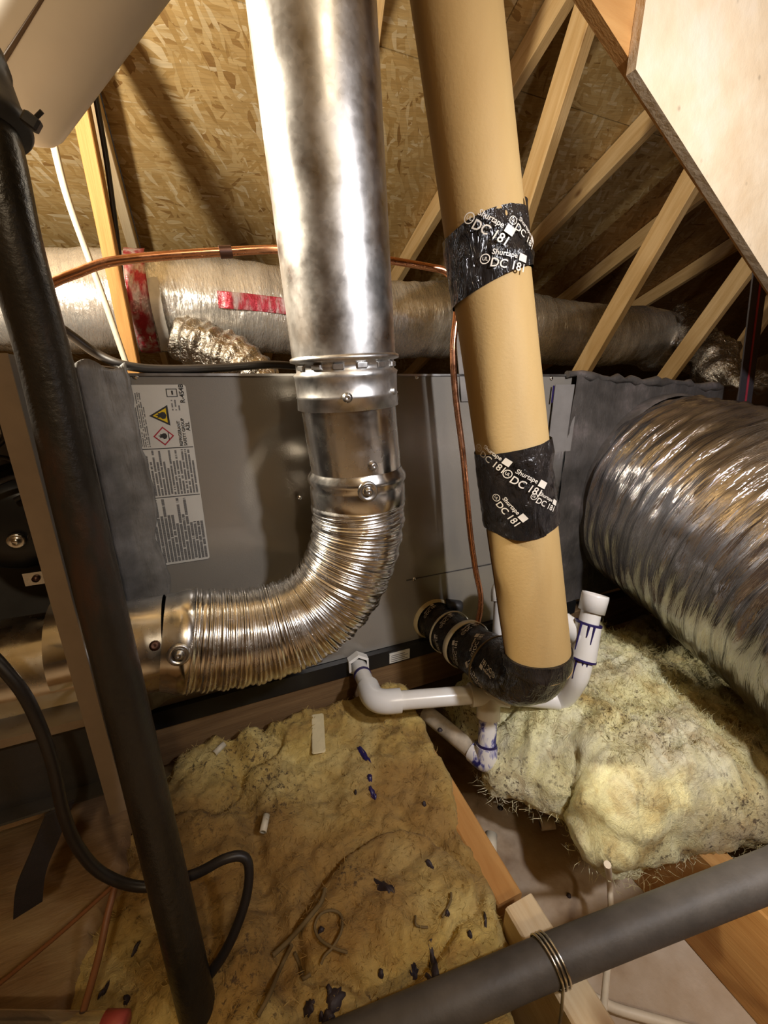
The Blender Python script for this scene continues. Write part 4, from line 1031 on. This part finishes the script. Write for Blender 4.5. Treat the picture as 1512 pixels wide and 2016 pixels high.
ob_l, H_L = batt('insulation_batt', left_poly, 0.09, h_left, 'wool_old', 'stained yellow fibreglass batt lying flat below the flue elbow', seed=100, edge=0.022, ragged=0.005, step=0.004, octs=((0.10, 0.012), (0.035, 0.007), (0.012, 0.004), (0.006, 0.002)))
right_poly = [onZ(px, py, 0.16) for px, py in ((870, 1395), (905, 1470), (965, 1560), (1045, 1590), (1110, 1610), (1150, 1680), (1205, 1735), (1300, 1722), (1420, 1690), (1540, 1650))] + [V(0.98, 0.12, 0), V(1.25, 0.30, 0), V(1.25, 0.62, 0), V(0.55, 0.64, 0), V(0.42, 0.62, 0)]
def h_right(X, Y):
    bump = 0.055 * np.exp(-(((X - 0.62) / 0.22) ** 2 + ((Y - 0.40) / 0.20) ** 2)) + 0.03 * np.exp(-(((X - 0.56) / 0.09) ** 2 + ((Y - 0.26) / 0.08) ** 2))
    dip = 0.05 * np.exp(-(((X - 0.42) / 0.07) ** 2 + ((Y - 0.44) / 0.10) ** 2))
    cr1 = vnoise(X / 0.13, Y / 0.13, 755) + 0.3 * vnoise(X / 0.05, Y / 0.05, 756)
    return 0.245 + bump - dip - 0.022 * np.exp(-(cr1 / 0.05) ** 2)
ob_r, H_R = batt('insulation_batt', right_poly, 0.125, h_right, 'wool_pale', 'pale fluffy heap of fibreglass beside the fat flexible duct', seed=200, edge=0.055, octs=((0.09, 0.022), (0.035, 0.012), (0.014, 0.006), (0.007, 0.0028)), ragged=0.010, step=0.0035)
def fibres(parent, H, n, mat, seed, L=(0.008, 0.022)):
    gx, gy, Z, keep = H; g = np.random.default_rng(seed); mb = MB()
    km = keep[1:-1, 1:-1] & keep[:-2, 1:-1] & keep[2:, 1:-1] & keep[1:-1, :-2] & keep[1:-1, 2:]; jj, ii = np.nonzero(km); pick = g.integers(0, len(jj), n)
    for q in pick:
        j, i = jj[q] + 1, ii[q] + 1; z = Z[j, i]
        sx = (Z[j, i+1] - Z[j, i-1]); sy_ = (Z[j+1, i] - Z[j-1, i]); st = gx[1] - gx[0]
        n_ = V(-sx, -sy_, 2 * st).normalized(); d_ = (n_ * g.uniform(0.05, 0.7) + V(*g.normal(0, 0.8, 3))).normalized(); d2 = (d_ + V(*g.normal(0, 0.5, 3))).normalized()
        if d_.dot(n_) < 0: d_ = d_ - n_ * 2 * d_.dot(n_)
        p0 = V(gx[i], gy[j], z - 0.001); l = g.uniform(*L); p1 = p0 + d_ * l * 0.5; p2 = p1 + d2 * l * 0.5
        s_ = d_.cross(V(*g.normal(0, 1, 3))).normalized() * 0.00032
        mb.poly([p0 - s_, p0 + s_, p1 + s_, p1 - s_, p2], [(0, 1, 2, 3), (3, 2, 4)])
    o = mb.build('loose_fibres', mat, parent); o['kind'] = 'stuff'; return o
fibres(ob_l, H_L, 9000, 'wool_old', 1, (0.006, 0.018)); fibres(ob_r, H_R, 22000, 'wool_pale', 2, (0.008, 0.026))
def ground(x, y):
    for gx, gy, Z, keep in (H_L, H_R):
        i = int(round((x - gx[0]) / (gx[1] - gx[0]))); j = int(round((y - gy[0]) / (gy[1] - gy[0])))
        if 0 <= i < len(gx) and 0 <= j < len(gy) and keep[j, i]: return float(Z[j, i])
    return 0.0
def drop(px, py, z=ZI):
    """point on the insulation under a pixel"""
    p = onZ(px, py, z)
    for _ in range(4):
        g = ground(p.x, p.y)
        if g <= 0.01: break
        p = onZ(px, py, g)
    return p
# kraft-faced sheet at the lower left
kp, H_K = batt('kraft_sheet', [V(-0.85, 0.75, 0), V(-0.165, 0.66, 0), V(-0.155, 0.48, 0), V(-0.215, 0.27, 0), V(-0.12, 0.15, 0), V(-0.3, -0.1, 0), V(-0.9, 0.0, 0)], 0.05, lambda X, Y: 0.235 + 0.012 * np.sin(Y * 14 + X * 4), 'kraft_paper', 'wrinkled brown kraft facing sheet under the furnace', seed=300, octs=((0.12, 0.010), (0.03, 0.003)), edge=0.015, group='facing sheet', step=0.007, ragged=0.006)
# far attic insulation
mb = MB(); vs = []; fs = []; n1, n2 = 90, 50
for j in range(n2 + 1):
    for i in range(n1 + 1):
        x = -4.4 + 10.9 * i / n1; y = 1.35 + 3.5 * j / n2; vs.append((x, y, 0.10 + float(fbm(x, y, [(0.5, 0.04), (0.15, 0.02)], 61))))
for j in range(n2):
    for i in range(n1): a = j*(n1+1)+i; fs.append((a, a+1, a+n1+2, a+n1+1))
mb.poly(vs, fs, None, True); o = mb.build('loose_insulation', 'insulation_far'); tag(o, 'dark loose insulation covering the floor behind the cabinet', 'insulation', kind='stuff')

# joists
J1a = onZ(1058, 1796, 0.225); jx = J1a.x - 0.012
o = beam('ceiling_joist', (jx, 0.245, 0.135), (jx, -1.2, 0.135), 0.040, 0.18, 'pine_pale'); tag(o, 'pale sawn joist end under the grey conduit with wire round it', 'joist', 'joists')
j2 = onZ(972, 1735, 0.20)
o = beam('ceiling_joist', (j2.x + 0.012, 0.265, 0.11), (j2.x + 0.030, 1.2, 0.11), 0.038, 0.16, 'pine_orange'); tag(o, 'orange joist peeking out between the flat batt and the bare ceiling board', 'joist', 'joists')
j3 = onZ(1440, 1790, 0.15)
o = beam('ceiling_joist', (j3.x + 0.035, -1.0, 0.085), (j3.x + 0.035, 0.62, 0.085), 0.04, 0.17, 'pine_orange'); tag(o, 'orange joist below the right end of the grey conduit', 'joist', 'joists')

# grey conduit across the foreground with tie wire
cd_ = thing('conduit', 'scuffed grey conduit slanting across the foreground over the joist', 'conduit', onZ(1090, 1905, 0.23))
C0 = at(800, 2012, 0.405); C1 = at(1100, 1884, 0.435); C2 = at(1512, 1722, 0.455)
dc0 = (C1 - C0).normalized(); dc1 = (C2 - C1).normalized()
lo = max(0.0, 0.225 + 0.0205 - C1.z); C0.z += lo; C1.z += lo; C2.z += lo
mb = MB(); mb.tube(smooth_path([C0 - dc0 * 0.7, C0, C1, C2, C2 + dc1 * 0.04, C2 + dc1 * 0.075 + V(0, -0.03, 0), C2 + dc1 * 0.085 + V(0.0, -0.10, 0), C2 + dc1 * 0.085 + V(0.0, -0.8, 0)], 16), 0.0205, 40); mb.build('pipe', 'conduit_grey', cd_)
wr_ = thing('tie_wire', 'shiny tie wire looped round the grey conduit and joist end', 'wire', C1)
cw = C1 + dc0 * (-0.010); nn = (UP - dc0 * dc0.z).normalized(); bb_ = dc0.cross(nn)
for k in range(3):
    mb = MB(); o_ = dc0 * (0.0042 * (k - 1)); mb.tube([cw + o_ + (nn * math.cos(a) + bb_ * math.sin(a)) * 0.0222 + dc0 * 0.004 * math.sin(a) for a in np.linspace(0, 2 * math.pi, 40)], 0.0013, 8); mb.build('loop', 'bright_steel', wr_)
mb = MB(); tl = cw + bb_ * 0.0215; 
if tl.y > cw.y: tl = cw - bb_ * 0.0215
mb.tube(smooth_path([tl + V(0, 0, 0), tl + V(-0.004, -0.006, -0.03), tl + V(-0.006, -0.008, -0.09), tl + V(-0.006, -0.006, -0.17)], 6), 0.0016, 8); mb.build('tail', 'steel', wr_)

# cables on the floor
cable('white_cable', [drop(1196, 1702, 0.12), onZ(1201, 1745, 0.10), onZ(1203, 1830, 0.09), onZ(1196, 1900, 0.10), onZ(1188, 1990, 0.12), onZ(1185, 2060, 0.13)], 0.0042, 'white_cable', 'thin white cable hanging behind the grey conduit')
cable('white_cable', [onZ(1165, 1962, 0.02), onZ(1210, 1984, 0.012), onZ(1270, 2002, 0.012), onZ(1340, 2022, 0.012), onZ(1440, 2050, 0.012)], 0.0060, 'white_cable', 'white cable lying on the ceiling board at the bottom edge')
cable('black_hose', [at(-60, 1250, 0.36), at(0, 1308, 0.362), at(55, 1380, 0.37), at(100, 1490, 0.385), at(125, 1600, 0.40), at(155, 1670, 0.415), at(205, 1722, 0.43), at(285, 1746, 0.445), at(380, 1722, 0.455), at(440, 1692, 0.462), at(476, 1686, 0.468), at(490, 1708, 0.468), at(484, 1770, 0.462), at(455, 1850, 0.452), at(415, 1915, 0.445), at(360, 1970, 0.44), at(300, 2020, 0.43)], 0.0052, 'black_cable', 'black cable looping in front of and behind the iron pipe')
cable('brown_wire', [drop(-40, 1965, 0.24), at(0, 1936, 0.415), at(120, 1836, 0.43), at(225, 1742, 0.445)], 0.0022, 'brown_wire', 'thin tan wire stretched over the kraft sheet')
cable('brown_wire', [at(228, 1740, 0.446), at(212, 1800, 0.43), at(195, 1880, 0.415), at(163, 1995, 0.40)], 0.0034, 'brown_wire', 'brown wire running down beside the iron pipe to the clear tube')
strap('black_strap', [at(118, 1590, 0.43), at(90, 1660, 0.43), at(62, 1730, 0.43), at(55, 1790, 0.44)], 0.024, 0.003, 'strap_black', 'limp black strap hanging below the furnace lip', (0.9, 0.3, 0.0))
tb_ = thing('clear_tube', 'clear plastic tube with a red cap at the bottom edge', 'tube', at(120, 2020, 0.40))
a_, b_ = at(-60, 2014, 0.395), at(212, 2018, 0.395); mb = MB(); mb.tube(lerp_path(a_, b_, 10), 0.009, 24); mb.build('tube', 'clear_plastic', tb_)
mb = MB(); mb.lathe(b_, (b_ - a_), [(-0.004, 0.0), (-0.004, 0.0105), (0.016, 0.0105), (0.018, 0.008), (0.018, 0.0)], 20); mb.build('cap', 'red_cap', tb_)

# bits lying on the insulation
sA_, sB_ = drop(625, 1410), drop(628, 1488)
ax_ = (sB_ - sA_); Ls = ax_.length; ax_.normalize(); sd_ = V(ax_.y, -ax_.x, 0).normalized(); nn_ = ax_.cross(sd_).normalized()
if nn_.z < 0: sd_ = -sd_; nn_ = ax_.cross(sd_).normalized()
Mx = Matrix((ax_, sd_, nn_)).transposed().to_4x4(); Mx.translation = sA_ + V(0, 0, 0.004)
mb = MB(); mb.rbox((0, -0.0115, 0), (Ls, 0.0115, 0.003), 0.0025, Mx); o = mb.build('stir_stick', 'paint_stick'); tag(o, 'pale wooden stir stick lying on the insulation below the elbow', 'stick')
# pipe offcuts
for (px, py, ang, L, lb) in ((965, 1672, 0.9, 0.034, 'short white pipe offcut on the bare board beside the orange joist'), (1075, 1630, -0.4, 0.026, 'short white pipe offcut tucked against the pale heap'), (522, 1628, 1.2, 0.022, 'small white scrap of pipe in a fold of the flat batt'), (433, 1480, 0.6, 0.020, 'tiny white scrap of pipe near the platform timber')):
    p = onZ(px, py, 0.012) if px > 900 else drop(px, py, ZI); d_ = V(math.cos(ang), math.sin(ang), 0.15).normalized(); r_ = 0.011 if px > 900 else 0.005
    mb = MB(); q = p + V(0, 0, r_ + 0.002)
    mb.lathe(q - d_ * L / 2, d_, [(0, r_ * 0.75), (0, r_), (L, r_), (L, r_ * 0.75), (L * 0.5, r_ * 0.7)], 20); o = mb.build('pipe_offcut', 'pvc_offcut'); tag(o, lb, 'offcut', 'pipe offcuts')
# primer spill
def blob(px, py, sx, sy_, mat, name, seed, h=0.003, rot=0.0):
    p = drop(px, py); mb = MB(); n = 18; r5 = random.Random(seed); rim = []
    ph = [r5.uniform(0.75, 1.2) for _ in range(n)]
    for k in range(n):
        a = 2 * math.pi * k / n; x = sx * math.cos(a) * ph[k]; y = sy_ * math.sin(a) * ph[k]
        X_ = x * math.cos(rot) - y * math.sin(rot); Y_ = x * math.sin(rot) + y * math.cos(rot)
        rim.append((X_, Y_))
    vs = [V(p.x, p.y, p.z + h + 0.002)]
    for sc_, hh in ((0.6, h), (1.0, -0.001)):
        for (x, y) in rim:
            g = ground(p.x + x * sc_, p.y + y * sc_) or p.z; vs.append(V(p.x + x * sc_, p.y + y * sc_, g + hh + 0.0015))
    fs = [(0, 1 + k, 1 + (k+1) % n) for k in range(n)] + [(1 + k, 1 + n + k, 1 + n + (k+1) % n, 1 + (k+1) % n) for k in range(n)]
    mb.poly(vs, fs, None, True); return mb.build(name, mat)
for k, (px, py, sx, sy_, rt, lb) in enumerate(((716, 1488, 0.005, 0.020, 0.2, 'long dark purple primer drip on the batt under the drain elbow'), (728, 1532, 0.005, 0.006, 0.0, 'small purple primer spot below the long drip'), (733, 1560, 0.004, 0.011, 0.1, 'oval purple primer blot, lowest of the drip trail'))):
    o = blob(px, py, sx, sy_, 'primer_purple', 'primer_drip', 20 + k, rot=rt); tag(o, lb, 'stain', 'primer drips')
bits = [(757, 1748, 0.006, 0.016, 0.5), (855, 1905, 0.0045, 0.020, -0.25), (852, 1940, 0.004, 0.012, 0.1), (660, 1968, 0.011, 0.008, 0.4), (645, 2005, 0.007, 0.007, 0.0), (607, 1985, 0.006, 0.007, 0.6), (648, 1951, 0.003, 0.006, 0.0), (632, 2004, 0.003, 0.003, 0), (816, 1921, 0.005, 0.004, 0), (925, 1840, 0.003, 0.004, 0), (955, 1810, 0.002, 0.008, -0.5), (880, 1800, 0.003, 0.003, 0), (205, 1955, 0.002, 0.009, -0.4), (250, 1970, 0.003, 0.004, 0), (268, 1870, 0.002, 0.007, -0.6), (750, 1918, 0.003, 0.004, 0), (632, 1832, 0.004, 0.003, 0), (866, 1438, 0.005, 0.004, 0), (700, 1560, 0.002, 0.004, 0), (835, 1585, 0.003, 0.003, 0.0), (846, 1703, 0.003, 0.007, 0.4)]
for k, (px, py, sx, sy_, rt) in enumerate(bits):
    o = blob(px, py, sx, sy_, 'debris', 'debris_flake', 40 + k, rot=rt); tag(o, {0: 'dark flake alone in the middle of the flat batt', 1: 'long thin dark flake near the grey conduit', 3: 'largest dark flake, beside the bottom edge under the wire loop', 6: 'small flake just above the largest dark flake', 17: 'dark flake at the batt edge beside the drain elbow'}.get(k, 'small dark flake of debris lying on the yellow fibreglass'), 'debris', 'dark debris flakes')
for k, (px, py) in enumerate(((1120, 1763), (1143, 1838), (932, 1633), (940, 1648), (965, 1702), (985, 1590))):
    p = onZ(px, py, 0.002); mb = MB(); mb.lathe(p, (0.1, 0, 1), [(-0.001, 0.004 + 0.002 * (k % 2)), (0.0025, 0.003), (0.004, 0.0)], 7); o = mb.build('debris_flake', 'debris'); tag(o, 'dark crumb of debris lying on the bare ceiling board', 'debris', 'dark debris crumbs')
# twigs and wire loop
def lay(pts, up=0.004): return [drop(px, py) + V(0, 0, up) for px, py in pts]
cable('twig', lay([(538, 1885), (570, 1855), (605, 1815), (632, 1780), (640, 1755)]), 0.0026, 'twig', 'upper grey-brown twig pointing away on the flat batt', 'twig', 'twigs')
cable('twig', lay([(575, 1865), (555, 1905), (530, 1965), (508, 2005)]), 0.0022, 'twig', 'lower grey-brown twig trailing to the bottom edge', 'twig', 'twigs')
cable('twig', lay([(580, 1880), (592, 1908), (597, 1930), (612, 1922)]), 0.0018, 'twig', 'short bent twig beside the wire loop', 'twig', 'twigs')
cable('wire_loop', lay([(632, 1905), (640, 1888), (655, 1872), (672, 1840), (672, 1810), (655, 1799), (632, 1806), (620, 1830), (630, 1855), (655, 1872), (684, 1882)], 0.006), 0.0015, 'twig', 'thin dark wire curled into a loop on the flat batt', 'wire')
cable('twig', lay([(818, 1808), (818, 1824), (828, 1829), (842, 1830)]), 0.0012, 'twig', 'tiny hooked twig left of the pale joist end', 'twig', 'twigs')
cable('twig', lay([(888, 1762), (886, 1780), (870, 1810)]), 0.0014, 'twig', 'thin curved twig near the orange joist', 'twig', 'twigs')
